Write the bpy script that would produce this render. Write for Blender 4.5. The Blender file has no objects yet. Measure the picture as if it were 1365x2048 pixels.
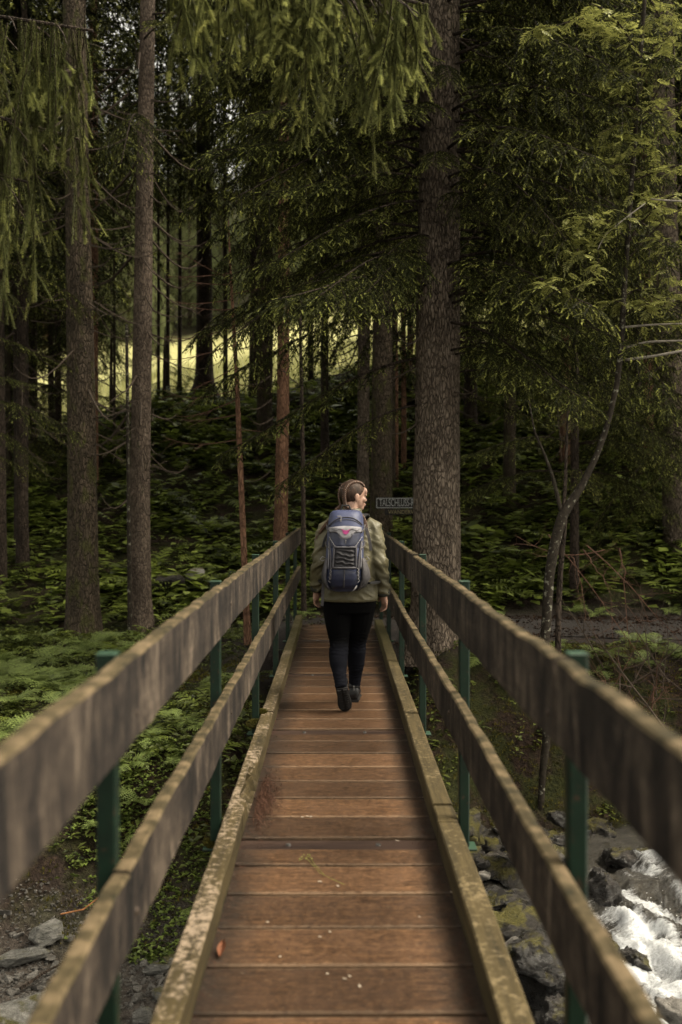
import bpy, bmesh, math, random
import numpy as np
from mathutils import Vector, Matrix, Quaternion

R = math.radians
scene = bpy.context.scene
COL = scene.collection

# ------------------------------------------------------------------ camera
cam_d = bpy.data.cameras.new('camera')
cam = bpy.data.objects.new('camera', cam_d)
COL.objects.link(cam)
EYE = 1.53
FPX = 1991.0                      # focal length in photo pixels (35 mm on 36 mm high)
cam.location = (0, 0, EYE)
cam.rotation_euler = (R(90 - 0.69), 0, R(-0.216))
cam_d.sensor_fit = 'VERTICAL'
cam_d.sensor_height = 36
cam_d.sensor_width = 24
cam_d.lens = 35
cam_d.clip_start = 0.05
cam_d.clip_end = 1500
cam_d.dof.use_dof = True
cam_d.dof.focus_distance = 7.3
cam_d.dof.aperture_fstop = 2.0
scene.camera = cam

# ------------------------------------------------------------------ sky, sun, exposure
SUN_EL, SUN_AZ = 54.0, 95.0       # azimuth measured from +Y towards +X
world = bpy.data.worlds.new('World')
scene.world = world
world.use_nodes = True
wn = world.node_tree.nodes
wl = world.node_tree.links
wn.clear()
w_out = wn.new('ShaderNodeOutputWorld')
w_bg = wn.new('ShaderNodeBackground')
w_sky = wn.new('ShaderNodeTexSky')
w_sky.sky_type = 'NISHITA'
w_sky.sun_disc = False
w_sky.sun_elevation = R(SUN_EL)
w_sky.sun_rotation = R(SUN_AZ)
w_sky.dust_density = 4.0
w_hs = wn.new('ShaderNodeHueSaturation')       # thin overcast: the sky's blue mostly veiled
w_hs.inputs['Saturation'].default_value = 0.22
w_mix = wn.new('ShaderNodeMix')
w_mix.data_type = 'RGBA'
w_mix.blend_type = 'MULTIPLY'
w_mix.inputs['Factor'].default_value = 1.0
w_mix.inputs['B'].default_value = (1.0, 0.92, 0.75, 1)
w_bg.inputs['Strength'].default_value = 0.13
wl.new(w_sky.outputs[0], w_hs.inputs['Color'])
wl.new(w_hs.outputs[0], w_mix.inputs['A'])
wl.new(w_mix.outputs['Result'], w_bg.inputs['Color'])
wl.new(w_bg.outputs[0], w_out.inputs['Surface'])

sun_d = bpy.data.lights.new('sun', 'SUN')
sun_d.energy = 1.0
sun_d.angle = R(24)
sun_d.color = (1.0, 0.91, 0.74)
sun = bpy.data.objects.new('sun', sun_d)
COL.objects.link(sun)
sd = Vector((math.sin(R(SUN_AZ)) * math.cos(R(SUN_EL)), math.cos(R(SUN_AZ)) * math.cos(R(SUN_EL)), math.sin(R(SUN_EL))))
sun.rotation_euler = (-sd).to_track_quat('-Z', 'Y').to_euler()
sun.location = (8, 4, 30)

scene.render.engine = 'CYCLES'
scene.view_settings.view_transform = 'Standard'
scene.view_settings.look = 'None'
scene.view_settings.gamma = 1.0
scene.view_settings.use_curve_mapping = False
scene.view_settings.exposure = 2.1
scene.cycles.max_bounces = 6
scene.cycles.diffuse_bounces = 3
scene.cycles.glossy_bounces = 2
scene.cycles.transmission_bounces = 4
scene.cycles.use_fast_gi = False

# ------------------------------------------------------------------ helpers
def at(px, py, Y):
    """world point on the ray through a photo pixel at depth Y"""
    return Vector(((px - 675.0) * Y / FPX, Y, EYE - (py - 1000.0) * Y / FPX))

def hash2(ix, iy, seed):
    n = (ix * 374761393 + iy * 668265263 + seed * 974634777) & 0x7fffffff
    n = ((n ^ (n >> 13)) * 1274126177) & 0x7fffffff
    n = n ^ (n >> 16)
    return (n & 0xffff) / 65535.0

def vnoise(x, y, seed=0):
    x = np.asarray(x, float); y = np.asarray(y, float)
    ix = np.floor(x).astype(np.int64); iy = np.floor(y).astype(np.int64)
    fx = x - ix; fy = y - iy
    fx = fx * fx * (3 - 2 * fx); fy = fy * fy * (3 - 2 * fy)
    a = hash2(ix, iy, seed); b = hash2(ix + 1, iy, seed)
    c = hash2(ix, iy + 1, seed); d = hash2(ix + 1, iy + 1, seed)
    return (a * (1 - fx) + b * fx) * (1 - fy) + (c * (1 - fx) + d * fx) * fy

def fbm(x, y, oct=4, seed=0):
    x = np.asarray(x, float); y = np.asarray(y, float)
    s = 0; a = .5
    for o in range(oct):
        s = s + a * (vnoise(x, y, seed + o * 7) - .5)
        x = x * 2.03; y = y * 2.03; a *= .5
    return s

def sstep(a, b, t):
    t = np.clip((np.asarray(t, float) - a) / (b - a), 0, 1)
    return t * t * (3 - 2 * t)

def props(o, label=None, cat=None, group=None, kind=None):
    if label: o['label'] = label
    if cat: o['category'] = cat
    if group: o['group'] = group
    if kind: o['kind'] = kind
    return o

def new_obj(name, data, parent=None, mats=None):
    o = bpy.data.objects.new(name, data)
    COL.objects.link(o)
    if parent is not None: o.parent = parent
    if mats is not None and data is not None:
        if not isinstance(mats, (list, tuple)): mats = [mats]
        if len(data.materials) == 0:
            for m in mats: data.materials.append(m)
    return o

def empty(name, loc, label=None, cat=None, group=None, rot=(0, 0, 0)):
    o = bpy.data.objects.new(name, None)
    o.empty_display_size = .1
    o.location = loc; o.rotation_euler = rot
    COL.objects.link(o)
    return props(o, label, cat, group)

class MB:
    """collects verts / faces (with a material index and a per-vertex tint)"""
    def __init__(s):
        s.v = []; s.f = []; s.m = []; s.t = []
    def add(s, vs, fs, mi=0, tint=0.0):
        b = len(s.v)
        s.v += [tuple(p) for p in vs]
        if isinstance(tint, (list, tuple, np.ndarray)): s.t += list(tint)
        else: s.t += [tint] * len(vs)
        s.f += [tuple(i + b for i in f) for f in fs]
        s.m += [mi] * len(fs)
    def box(s, c, d, rot=None, mi=0, jit=0, bev=0.0):
        cx, cy, cz = c; hx, hy, hz = d[0] / 2, d[1] / 2, d[2] / 2
        if bev > 0:
            b = min(bev, hx * .9, hy * .9, hz * .9)
            vs = []; idx = {}
            for sx in (-1, 1):
                for sy in (-1, 1):
                    for sz in (-1, 1):
                        for ax in range(3):
                            p = [sx * (hx - b), sy * (hy - b), sz * (hz - b)]
                            p[ax] = (sx * hx, sy * hy, sz * hz)[ax]
                            idx[(sx, sy, sz, ax)] = len(vs); vs.append(p)
            fs = []
            for ax in range(3):
                o1, o2 = [(1, 2), (2, 0), (0, 1)][ax]
                for sg in (-1, 1):
                    q = []
                    for (u, w) in ((-1, -1), (1, -1), (1, 1), (-1, 1)):
                        k = [0, 0, 0]; k[ax] = sg; k[o1] = u; k[o2] = w
                        q.append(idx[(k[0], k[1], k[2], ax)])
                    fs.append(q if sg > 0 else q[::-1])
            for ax in range(3):
                o1, o2 = [(1, 2), (2, 0), (0, 1)][ax]
                for u in (-1, 1):
                    for w in (-1, 1):
                        k0 = [0, 0, 0]; k1 = [0, 0, 0]
                        k0[ax] = -1; k1[ax] = 1
                        for k in (k0, k1): k[o1] = u; k[o2] = w
                        q = [idx[(*k0, o1)], idx[(*k1, o1)], idx[(*k1, o2)], idx[(*k0, o2)]]
                        fs.append(q if u * w > 0 else q[::-1])
            for sx in (-1, 1):
                for sy in (-1, 1):
                    for sz in (-1, 1):
                        q = [idx[(sx, sy, sz, a)] for a in range(3)]
                        fs.append(q if sx * sy * sz > 0 else q[::-1])
        else:
            vs = [(sx * hx, sy * hy, sz * hz) for sx in (-1, 1) for sy in (-1, 1) for sz in (-1, 1)]
            fs = [(0, 1, 3, 2), (4, 6, 7, 5), (0, 4, 5, 1), (2, 3, 7, 6), (0, 2, 6, 4), (1, 5, 7, 3)]
        if jit: vs = [(x + random.uniform(-jit, jit), y + random.uniform(-jit, jit), z + random.uniform(-jit, jit)) for x, y, z in vs]
        out = []
        for p in vs:
            p = Vector(p)
            if rot is not None: p = rot @ p
            out.append((p.x + cx, p.y + cy, p.z + cz))
        s.add(out, fs, mi)
    def tube(s, pts, rad, n=6, mi=0, tint=0.0, cap=True):
        pts = [Vector(p) for p in pts]
        if not isinstance(rad, (list, tuple)): rad = [rad] * len(pts)
        vs = []; fs = []
        up = None
        for i, p in enumerate(pts):
            d = (pts[min(i + 1, len(pts) - 1)] - pts[max(i - 1, 0)])
            if d.length < 1e-9: d = Vector((0, 0, 1))
            d.normalize()
            if up is None:
                up = d.orthogonal().normalized()
            else:
                up = (up - d * up.dot(d))
                if up.length < 1e-6: up = d.orthogonal()
                up.normalize()
            w = d.cross(up)
            for k in range(n):
                a = 2 * math.pi * k / n
                vs.append(p + (up * math.cos(a) + w * math.sin(a)) * rad[i])
        for i in range(len(pts) - 1):
            for k in range(n):
                k2 = (k + 1) % n
                fs.append((i * n + k, i * n + k2, (i + 1) * n + k2, (i + 1) * n + k))
        if cap:
            fs.append(tuple(range(n))[::-1])
            b = (len(pts) - 1) * n
            fs.append(tuple(range(b, b + n)))
        s.add(vs, fs, mi, tint)
    def ellipsoid(s, c, r, nu=10, nv=7, mi=0, rot=None, tint=0.0):
        vs = []; fs = []
        for j in range(nv + 1):
            th = math.pi * j / nv
            for i in range(nu):
                ph = 2 * math.pi * i / nu
                p = Vector((r[0] * math.sin(th) * math.cos(ph), r[1] * math.sin(th) * math.sin(ph), r[2] * math.cos(th)))
                if rot is not None: p = rot @ p
                vs.append((p.x + c[0], p.y + c[1], p.z + c[2]))
        for j in range(nv):
            for i in range(nu):
                i2 = (i + 1) % nu
                fs.append((j * nu + i, (j + 1) * nu + i, (j + 1) * nu + i2, j * nu + i2))
        s.add(vs, fs, mi, tint)
    def loft(s, rings, mi=0, cap=True, tint=0.0):
        n = len(rings[0]); vs = []; fs = []
        for r in rings: vs += list(r)
        for i in range(len(rings) - 1):
            for k in range(n):
                k2 = (k + 1) % n
                fs.append((i * n + k, i * n + k2, (i + 1) * n + k2, (i + 1) * n + k))
        if cap:
            fs.append(tuple(range(n))[::-1])
            b = (len(rings) - 1) * n
            fs.append(tuple(range(b, b + n)))
        s.add(vs, fs, mi, tint)
    def mesh(s, name, smooth=False):
        me = bpy.data.meshes.new(name)
        me.from_pydata(s.v, [], s.f)
        if any(s.m): me.polygons.foreach_set('material_index', s.m)
        if any(t != 0 for t in s.t):
            at_ = me.attributes.new('tint', 'FLOAT', 'POINT')
            at_.data.foreach_set('value', s.t)
        if smooth: me.polygons.foreach_set('use_smooth', [True] * len(me.polygons))
        me.update()
        return me
    def build(s, name, mats, parent=None, smooth=False):
        return new_obj(name, s.mesh(name, smooth), parent, mats)

def np_mesh(name, verts, tris, tint=None, mat_idx=None, smooth=False):
    me = bpy.data.meshes.new(name)
    nv, nf = len(verts), len(tris)
    me.vertices.add(nv)
    me.vertices.foreach_set('co', np.ascontiguousarray(verts, dtype=np.float32).ravel())
    k = tris.shape[1]
    me.loops.add(nf * k)
    me.loops.foreach_set('vertex_index', np.ascontiguousarray(tris, dtype=np.int32).ravel())
    me.polygons.add(nf)
    me.polygons.foreach_set('loop_start', np.arange(0, nf * k, k, dtype=np.int32))
    if mat_idx is not None: me.polygons.foreach_set('material_index', np.asarray(mat_idx, dtype=np.int32))
    if smooth: me.polygons.foreach_set('use_smooth', np.ones(nf, dtype=bool))
    if tint is not None:
        a = me.attributes.new('tint', 'FLOAT', 'POINT')
        a.data.foreach_set('value', np.asarray(tint, dtype=np.float32))
    me.update(calc_edges=True)
    return me

def mesh_from_modifiers(o):
    dg = bpy.context.evaluated_depsgraph_get()
    dg.update()
    me = bpy.data.meshes.new_from_object(o.evaluated_get(dg))
    return me

def remeshed(mb, voxel, smooth_it=4, fac=.5, name='m'):
    """union of the collected closed shapes as one continuous surface"""
    tmp = new_obj('tmp', mb.mesh('tmp'))
    m = tmp.modifiers.new('r', 'REMESH'); m.mode = 'VOXEL'; m.voxel_size = voxel
    if smooth_it:
        s = tmp.modifiers.new('s', 'SMOOTH'); s.iterations = smooth_it; s.factor = fac
    me = mesh_from_modifiers(tmp)
    me.name = name
    old = tmp.data
    bpy.data.objects.remove(tmp); bpy.data.meshes.remove(old)
    me.polygons.foreach_set('use_smooth', [True] * len(me.polygons))
    return me

# ------------------------------------------------------------------ materials
class N:
    """tiny node-tree writer"""
    def __init__(s, name):
        s.mat = bpy.data.materials.new(name); s.mat.use_nodes = True
        s.t = s.mat.node_tree; s.t.nodes.clear()
        s.out = s.n('ShaderNodeOutputMaterial'); s.b = s.n('ShaderNodeBsdfPrincipled')
        s.l(s.b.outputs[0], s.out.inputs['Surface'])
    def n(s, t, **kw):
        nd = s.t.nodes.new(t)
        for k, v in kw.items(): setattr(nd, k, v)
        return nd
    def l(s, a, b): s.t.links.new(a, b)
    def val(s, sock, v):
        if hasattr(v, 'is_output') or hasattr(v, 'links'): s.l(v, sock)
        elif isinstance(v, (tuple, list)) and len(v) == 3 and sock.type == 'RGBA': sock.default_value = (*v, 1)
        else: sock.default_value = v
    def coord(s, kind='Object', scale=(1, 1, 1)):
        tc = s.n('ShaderNodeTexCoord'); mp = s.n('ShaderNodeMapping')
        s.l(tc.outputs[kind], mp.inputs[0]); mp.inputs['Scale'].default_value = scale
        return mp.outputs[0]
    def pos(s, scale=(1, 1, 1)):
        g = s.n('ShaderNodeNewGeometry'); mp = s.n('ShaderNodeMapping')
        s.l(g.outputs['Position'], mp.inputs[0]); mp.inputs['Scale'].default_value = scale
        return mp.outputs[0]
    def noise(s, vec, scale=5, detail=5, rough=.6, dist=0):
        nd = s.n('ShaderNodeTexNoise'); s.l(vec, nd.inputs['Vector'])
        nd.inputs['Scale'].default_value = scale; nd.inputs['Detail'].default_value = detail
        nd.inputs['Roughness'].default_value = rough; nd.inputs['Distortion'].default_value = dist
        return nd.outputs['Fac']
    def vor(s, vec, scale=5, feature='F1', rnd=1.0):
        nd = s.n('ShaderNodeTexVoronoi'); nd.feature = feature
        s.l(vec, nd.inputs['Vector']); nd.inputs['Scale'].default_value = scale
        nd.inputs['Randomness'].default_value = rnd
        return nd.outputs['Distance']
    def ramp(s, fac, stops):
        nd = s.n('ShaderNodeValToRGB'); s.l(fac, nd.inputs[0])
        e = nd.color_ramp.elements
        while len(e) < len(stops): e.new(.5)
        for el, (p, c) in zip(e, stops):
            el.position = p
            el.color = (*c, 1) if isinstance(c, tuple) else (c, c, c, 1)
        return nd.outputs[0]
    def mix(s, fac, a, b, mode='MIX'):
        nd = s.n('ShaderNodeMix', data_type='RGBA', blend_type=mode)
        s.val(nd.inputs['Factor'], fac)
        s.val(nd.inputs['A'], a); s.val(nd.inputs['B'], b)
        return nd.outputs['Result']
    def math(s, op, a, b=0.0, clamp=False):
        nd = s.n('ShaderNodeMath', operation=op); nd.use_clamp = clamp
        s.val(nd.inputs[0], a); s.val(nd.inputs[1], b)
        return nd.outputs[0]
    def mrange(s, v, a, b, c=0.0, d=1.0):
        nd = s.n('ShaderNodeMapRange'); s.l(v, nd.inputs[0])
        for i, q in enumerate((a, b, c, d)): nd.inputs[1 + i].default_value = q
        return nd.outputs[0]
    def attr(s, name='tint'):
        nd = s.n('ShaderNodeAttribute', attribute_name=name)
        return nd.outputs['Fac']
    def attrc(s, name):
        nd = s.n('ShaderNodeAttribute', attribute_name=name)
        return nd.outputs['Color']
    def rnd(s):
        return s.n('ShaderNodeObjectInfo').outputs['Random']
    def nz(s):
        g = s.n('ShaderNodeNewGeometry'); x = s.n('ShaderNodeSeparateXYZ')
        s.l(g.outputs['Normal'], x.inputs[0]); return x.outputs['Z']
    def sep(s, vec):
        x = s.n('ShaderNodeSeparateXYZ'); s.l(vec, x.inputs[0]); return x.outputs
    def bump(s, h, strength=.5, dist=.01):
        nd = s.n('ShaderNodeBump'); nd.inputs['Strength'].default_value = strength
        nd.inputs['Distance'].default_value = dist
        s.l(h, nd.inputs['Height']); s.l(nd.outputs[0], s.b.inputs['Normal'])
    def done(s, col, rough=.8, spec=.3):
        s.val(s.b.inputs['Base Color'], col); s.val(s.b.inputs['Roughness'], rough)
        s.b.inputs['Specular IOR Level'].default_value = spec
        return s.mat
    def leafy(s, col, rough=.55, spec=.25, trans=.3, tcol=None):
        s.done(col, rough, spec)
        tr = s.n('ShaderNodeBsdfTranslucent'); s.val(tr.inputs[0], tcol if tcol is not None else col)
        mx = s.n('ShaderNodeMixShader'); mx.inputs[0].default_value = trans
        s.l(s.b.outputs[0], mx.inputs[1]); s.l(tr.outputs[0], mx.inputs[2])
        s.l(mx.outputs[0], s.out.inputs['Surface'])
        return s.mat

def flat(name, col, rough=.7, spec=.3, var=.25, scale=20, bump=0.0, metal=0.0):
    m = N(name); c = m.coord()
    n = m.noise(c, scale, 4)
    k = m.mrange(n, .3, .7, 1 - var, 1 + var)
    colr = m.mix(1.0, (col[0], col[1], col[2]), k, 'MULTIPLY')
    if bump: m.bump(n, bump, .004)
    m.b.inputs['Metallic'].default_value = metal
    return m.done(colr, rough, spec)

def make_materials():
    M = {}
    # deck planks: red-brown boards, grain across the bridge, dirt in the margins beside the kerbs
    m = N('deck_wood'); p = m.pos()
    g = m.math('ADD', m.math('MULTIPLY', m.noise(m.pos((5, 170, 60)), 1.0, 4, .7), .55), m.math('MULTIPLY', m.noise(p, 34, 5, .75), .45))
    blot = m.noise(p, 7.0, 6, .7)
    sp = m.noise(m.pos((60, 110, 60)), 1.0, 2, .5)
    base = m.ramp(g, [(.38, (.015, .0072, .0036)), (.5, (.068, .0335, .0148)), (.61, (.165, .089, .043))])
    base = m.mix(m.mrange(blot, .42, .62), base, m.mix(.5, base, (.098, .052, .027)))
    gy = m.sep(m.coord('Generated'))[1]
    ge = m.math('MINIMUM', gy, m.math('SUBTRACT', 1.0, gy))
    ge = m.math('ADD', ge, m.mrange(m.noise(p, 30, 4, .7), .3, .7, -.035, .035))
    base = m.mix(m.mrange(ge, .012, .045, .62, 0), base, (.175, .115, .070))
    base = m.mix(m.mrange(m.noise(p, 55, 4, .75), .58, .66, 0, .6), base, (.022, .013, .009))
    rv = m.mrange(m.rnd(), 0, 1, .55, 1.25)
    base = m.mix(1.0, base, rv, 'MULTIPLY')
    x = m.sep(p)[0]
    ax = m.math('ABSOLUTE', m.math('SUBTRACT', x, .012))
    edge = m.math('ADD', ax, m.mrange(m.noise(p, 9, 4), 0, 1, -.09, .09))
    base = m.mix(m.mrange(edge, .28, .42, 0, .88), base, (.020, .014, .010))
    base = m.mix(m.mrange(sp, .67, .75, 0, .5), base, (.24, .18, .125))
    m.bump(m.math('ADD', g, m.math('MULTIPLY', blot, .4)), .9, .006)
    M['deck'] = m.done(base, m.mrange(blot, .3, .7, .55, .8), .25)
    # dark cross plank
    m = N('dark_beam'); p = m.pos((2, 30, 30)); g = m.noise(p, 1.0, 4)
    m.bump(g, .4, .004)
    M['beam'] = m.done(m.ramp(g, [(.3, (.018, .010, .008)), (.7, (.060, .036, .026))]), .5, .4)
    # weathered rail boards: grey brown, vertical run-off stains, algae on the upper faces
    m = N('rail_wood'); p = m.pos()
    st = m.math('ADD', m.math('MULTIPLY', m.noise(m.pos((6, 9, 2.0)), 1.0, 7, .75, 1.6), .62), m.math('ADD', m.math('MULTIPLY', m.noise(p, 3.0, 4, .6), .28), m.math('MULTIPLY', m.noise(p, 38, 3, .6), .10)))
    gr = m.noise(m.pos((40, 2.0, 40)), 1.0, 5, .7)
    fine = m.noise(p, 60, 3)
    c = m.ramp(st, [(.43, (.0045, .0038, .0036)), (.49, (.018, .0138, .0115)), (.545, (.044, .034, .026)), (.63, (.120, .095, .073))])
    c = m.mix(.55, c, m.ramp(gr, [(.3, (.55, .55, .55)), (.7, (1.3, 1.28, 1.25))]), 'MULTIPLY')
    moss = m.ramp(m.noise(p, 14, 5), [(.34, (.014, .012, .005)), (.5, (.045, .034, .016)), (.66, (.115, .084, .048))])
    zz = m.sep(m.pos())[2]
    up = m.mrange(m.math('ADD', m.nz(), m.mrange(m.noise(p, 8, 3), 0, 1, -.25, .25)), .35, .7)
    c = m.mix(up, c, moss)
    m.bump(m.math('ADD', gr, m.math('MULTIPLY', fine, .5)), .7, .005)
    M['rail'] = m.done(c, .85, .2)
    # kerbs
    def kerb(name, lichen, thr):
        m = N(name); p = m.pos()
        gr = m.noise(m.pos((30, 2.0, 30)), 1.0, 5, .7)
        c = m.ramp(gr, [(.3, (.018, .014, .006)), (.55, (.050, .037, .0155)), (.75, (.090, .068, .031))])
        li = m.noise(p, 36, 8, .74, .1)
        big = m.noise(p, 2.0, 2)
        f = m.mrange(m.math('ADD', li, m.mrange(big, .3, .7, -.08, .08)), thr, thr + .12, 0, .8)
        f = m.math('MULTIPLY', f, m.mrange(m.nz(), .3, .8))
        c = m.mix(f, c, m.ramp(m.noise(p, 70, 3), [(.3, tuple(q * .75 for q in lichen)), (.7, lichen)]))
        y = m.sep(p)[1]
        far = m.mrange(y, 8.5, 10.5)
        c = m.mix(far, c, m.mix(.7, c, (.055, .050, .016)))
        m.bump(m.math('ADD', gr, m.math('MULTIPLY', li, .7)), .6, .006)
        return m.done(c, .85, .2)
    M['kerb_pale'] = kerb('kerb_wood_pale_lichen', (.31, .24, .175), .50)
    M['kerb_olive'] = kerb('kerb_wood_olive', (.195, .150, .083), .535)
    # green painted steel
    m = N('green_paint'); p = m.pos(); n1 = m.noise(p, 12, 5)
    c = m.ramp(n1, [(.3, (.0012, .0065, .0033)), (.7, (.0024, .0135, .0065))])
    c = m.mix(m.mrange(m.noise(p, 45, 5, .7), .60, .66, 0, .85), c, (.035, .020, .012))
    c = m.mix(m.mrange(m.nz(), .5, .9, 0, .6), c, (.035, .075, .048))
    m.bump(n1, .15, .002)
    M['green'] = m.done(c, .55, .25)
    M['steel'] = flat('dull_steel', (.11, .105, .10), .45, .5, .4, 60, 0, .6)
    M['girder'] = flat('rusty_girder', (.05, .035, .025), .7, .3, .5, 8)
    # bark
    def bark(name, a, b, c3, mossc, mossamt, sx=26, sz=7, dpt=.02):
        m = N(name)
        pc = m.coord('Object', (1, 1, sz / sx))
        w = m.noise(pc, sx * .35, 3)
        v = m.n('ShaderNodeTexVoronoi'); v.feature = 'DISTANCE_TO_EDGE'
        ad = m.n('ShaderNodeVectorMath', operation='ADD'); sc = m.n('ShaderNodeVectorMath', operation='SCALE')
        nn = m.n('ShaderNodeTexNoise'); m.l(pc, nn.inputs['Vector']); nn.inputs['Scale'].default_value = sx * .6
        m.l(nn.outputs['Color'], sc.inputs[0]); sc.inputs['Scale'].default_value = .05
        m.l(pc, ad.inputs[0]); m.l(sc.outputs[0], ad.inputs[1]); m.l(ad.outputs[0], v.inputs['Vector'])
        v.inputs['Scale'].default_value = sx
        crack = m.mrange(v.outputs['Distance'], 0, .16)
        fine = m.noise(m.coord('Object', (1, 1, .35)), 80, 4)
        col = m.ramp(m.math('ADD', m.math('MULTIPLY', fine, .6), m.math('MULTIPLY', w, .4)), [(.32, a), (.5, b), (.68, c3)])
        col = m.mix(m.mrange(crack, 0, 1, .6, 0), m.mix(1.0, col, m.mrange(m.noise(m.coord('Object', (1, 1, .5)), 3.5, 4), .3, .7, .7, 1.3), 'MULTIPLY'), tuple(q * .3 for q in a))
        mo = m.noise(m.coord('Object', (1, 1, .45)), 5.5, 6, .7)
        col = m.mix(m.mrange(mo, .66 - mossamt, .74 - mossamt, 0, .85), col, m.ramp(m.noise(pc, 60, 3), [(.3, tuple(q * .45 for q in mossc)), (.7, mossc)]))
        m.bump(m.math('ADD', m.math('MULTIPLY', crack, 1.0), m.math('MULTIPLY', fine, .5)), 1.0, dpt)
        return m.done(col, .9, .15)
    M['bark_big'] = bark('bark_scaly_brown', (.066, .050, .038), (.135, .106, .082), (.225, .184, .146), (.075, .070, .034), .05, 33, 10, .026)
    M['bark_grey'] = bark('bark_grey_brown', (.050, .037, .028), (.105, .080, .062), (.17, .135, .105), (.055, .058, .026), .06, 34, 12, .012)
    M['bark_red'] = bark('bark_red_brown', (.085, .045, .028), (.17, .092, .058), (.23, .135, .088), (.045, .045, .02), .0, 34, 8, .012)
    M['bark_moss'] = bark('bark_mossy_dark', (.030, .024, .017), (.060, .046, .032), (.11, .082, .058), (.070, .070, .024), .14, 30, 10, .02)
    M['bark_dark'] = bark('bark_dark', (.020, .015, .012), (.042, .031, .024), (.072, .055, .042), (.035, .040, .016), .05, 30, 10, .012)
    m = N('lichen_bark'); p = m.coord()
    n1 = m.noise(p, 30, 5); li = m.noise(p, 22, 5, .6)
    c = m.ramp(n1, [(.3, (.009, .007, .005)), (.7, (.032, .026, .019))])
    c = m.mix(m.mrange(li, .58, .63, 0, .8), c, (.17, .165, .13))
    m.bump(n1, .6, .006)
    M['bark_lichen'] = m.done(c, .9, .15)
    M['twig'] = flat('dead_twig', (.055, .042, .032), .85, .15, .4, 30)
    M['twig_red'] = flat('dead_twig_red', (.085, .045, .030), .8, .2, .4, 25)
    M['twig_pale'] = flat('wet_pale_branch', (.17, .15, .125), .5, .5, .5, 25)
    # foliage
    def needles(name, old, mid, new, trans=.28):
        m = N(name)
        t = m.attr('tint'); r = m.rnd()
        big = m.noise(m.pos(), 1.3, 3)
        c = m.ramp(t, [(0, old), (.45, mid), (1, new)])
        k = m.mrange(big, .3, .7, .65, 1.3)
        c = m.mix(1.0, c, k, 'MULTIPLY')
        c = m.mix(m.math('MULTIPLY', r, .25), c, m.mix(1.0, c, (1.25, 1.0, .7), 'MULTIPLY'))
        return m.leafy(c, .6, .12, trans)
    M['needle'] = needles('spruce_needles', (.008, .0100, .003), (.030, .036, .010), (.31, .335, .090))
    M['needle_far'] = needles('spruce_needles_lightened', (.10, .12, .055), (.15, .17, .08), (.22, .24, .11), .4)  # paler copy for distant trees: open light and haze put into the colour
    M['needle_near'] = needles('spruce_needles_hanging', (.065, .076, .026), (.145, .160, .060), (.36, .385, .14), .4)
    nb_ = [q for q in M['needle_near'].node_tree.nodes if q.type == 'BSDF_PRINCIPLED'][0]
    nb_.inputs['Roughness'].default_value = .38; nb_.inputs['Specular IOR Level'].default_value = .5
    def leaf(name, a, b, trans=.3, rough=.45, spec=.4):
        m = N(name); t = m.attr('tint'); r = m.rnd()
        c = m.ramp(t, [(0, a), (1, b)])
        c = m.mix(1.0, c, m.mrange(m.noise(m.pos(), 2.0, 3), .3, .7, .7, 1.3), 'MULTIPLY')
        c = m.mix(1.0, c, m.mrange(r, 0, 1, .8, 1.2), 'MULTIPLY')
        return m.leafy(c, rough, spec, trans)
    M['fern'] = leaf('fern_green', (.050, .070, .020), (.265, .335, .095), .35)
    M['fern_hill'] = leaf('hill_fern_green', (.012, .019, .004), (.225, .280, .052), .4)
    M['herb'] = leaf('herb_green', (.014, .020, .005), (.125, .150, .032))
    M['clover'] = leaf('clover_green', (.060, .085, .018), (.20, .26, .055))
    M['rowan'] = leaf('rowan_leaf', (.060, .070, .020), (.27, .275, .080), .35, .3, .5)
    M['grass'] = leaf('meadow_grass', (.17, .18, .065), (.36, .35, .15), .45)
    M['moss'] = leaf('moss', (.020, .020, .005), (.085, .075, .014), .1, .9, .1)
    M['litter'] = leaf('needle_litter', (.028, .013, .008), (.095, .044, .026), .05, .8, .2)
    M['leaf_orange'] = flat('orange_dead_leaf', (.14, .052, .024), .6, .3, .3, 40)
    M['grass_blade'] = flat('yellow_green_stalk', (.20, .20, .05), .6, .3, .3, 40)
    # stone
    def stone(name, a, b, c3, rough, mossamt=0.0, wet=.5, sc=6):
        m = N(name); p = m.pos(); r = m.rnd()
        n1 = m.noise(p, sc, 7, .65, .5); n2 = m.noise(m.pos((1, 1, 4)), sc * 4, 5, .7, .8)
        c = m.ramp(m.math('ADD', m.math('MULTIPLY', n1, .55), m.math('MULTIPLY', n2, .45)), [(.34, a), (.5, b), (.66, c3)])
        c = m.mix(1.0, c, m.mrange(r, 0, 1, .65, 1.25), 'MULTIPLY')
        if mossamt:
            f = m.mrange(m.math('ADD', m.noise(p, 5, 5), m.math('MULTIPLY', m.nz(), .12)), .66 - mossamt, .74 - mossamt, 0, .9)
            c = m.mix(f, c, m.ramp(m.noise(p, 90, 3), [(.3, (.035, .032, .008)), (.7, (.12, .105, .02))]))
        m.bump(m.math('ADD', n1, n2), 1.0, .05)
        return m.done(c, m.mrange(n1, .3, .7, rough - .12, rough + .15), wet)
    M['slate'] = stone('grey_green_slate', (.060, .061, .054), (.165, .160, .145), (.31, .30, .275), .55, .04, .3)
    M['boulder'] = stone('wet_boulder', (.004, .0035, .003), (.020, .017, .0145), (.085, .074, .064), .28, .05, .6, 7)
    M['boulder_moss'] = stone('mossy_boulder', (.006, .005, .004), (.022, .019, .016), (.062, .054, .045), .5, .12, .3, 6)
    M['pebble'] = stone('gravel_pebble', (.075, .069, .060), (.20, .185, .165), (.36, .34, .31), .5, 0, .4, 14)
    return M
MAT = make_materials()

# ------------------------------------------------------------------ terrain
def crest_z(x): return 4.5 + .17 * np.clip(x, -14, 14)

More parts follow.
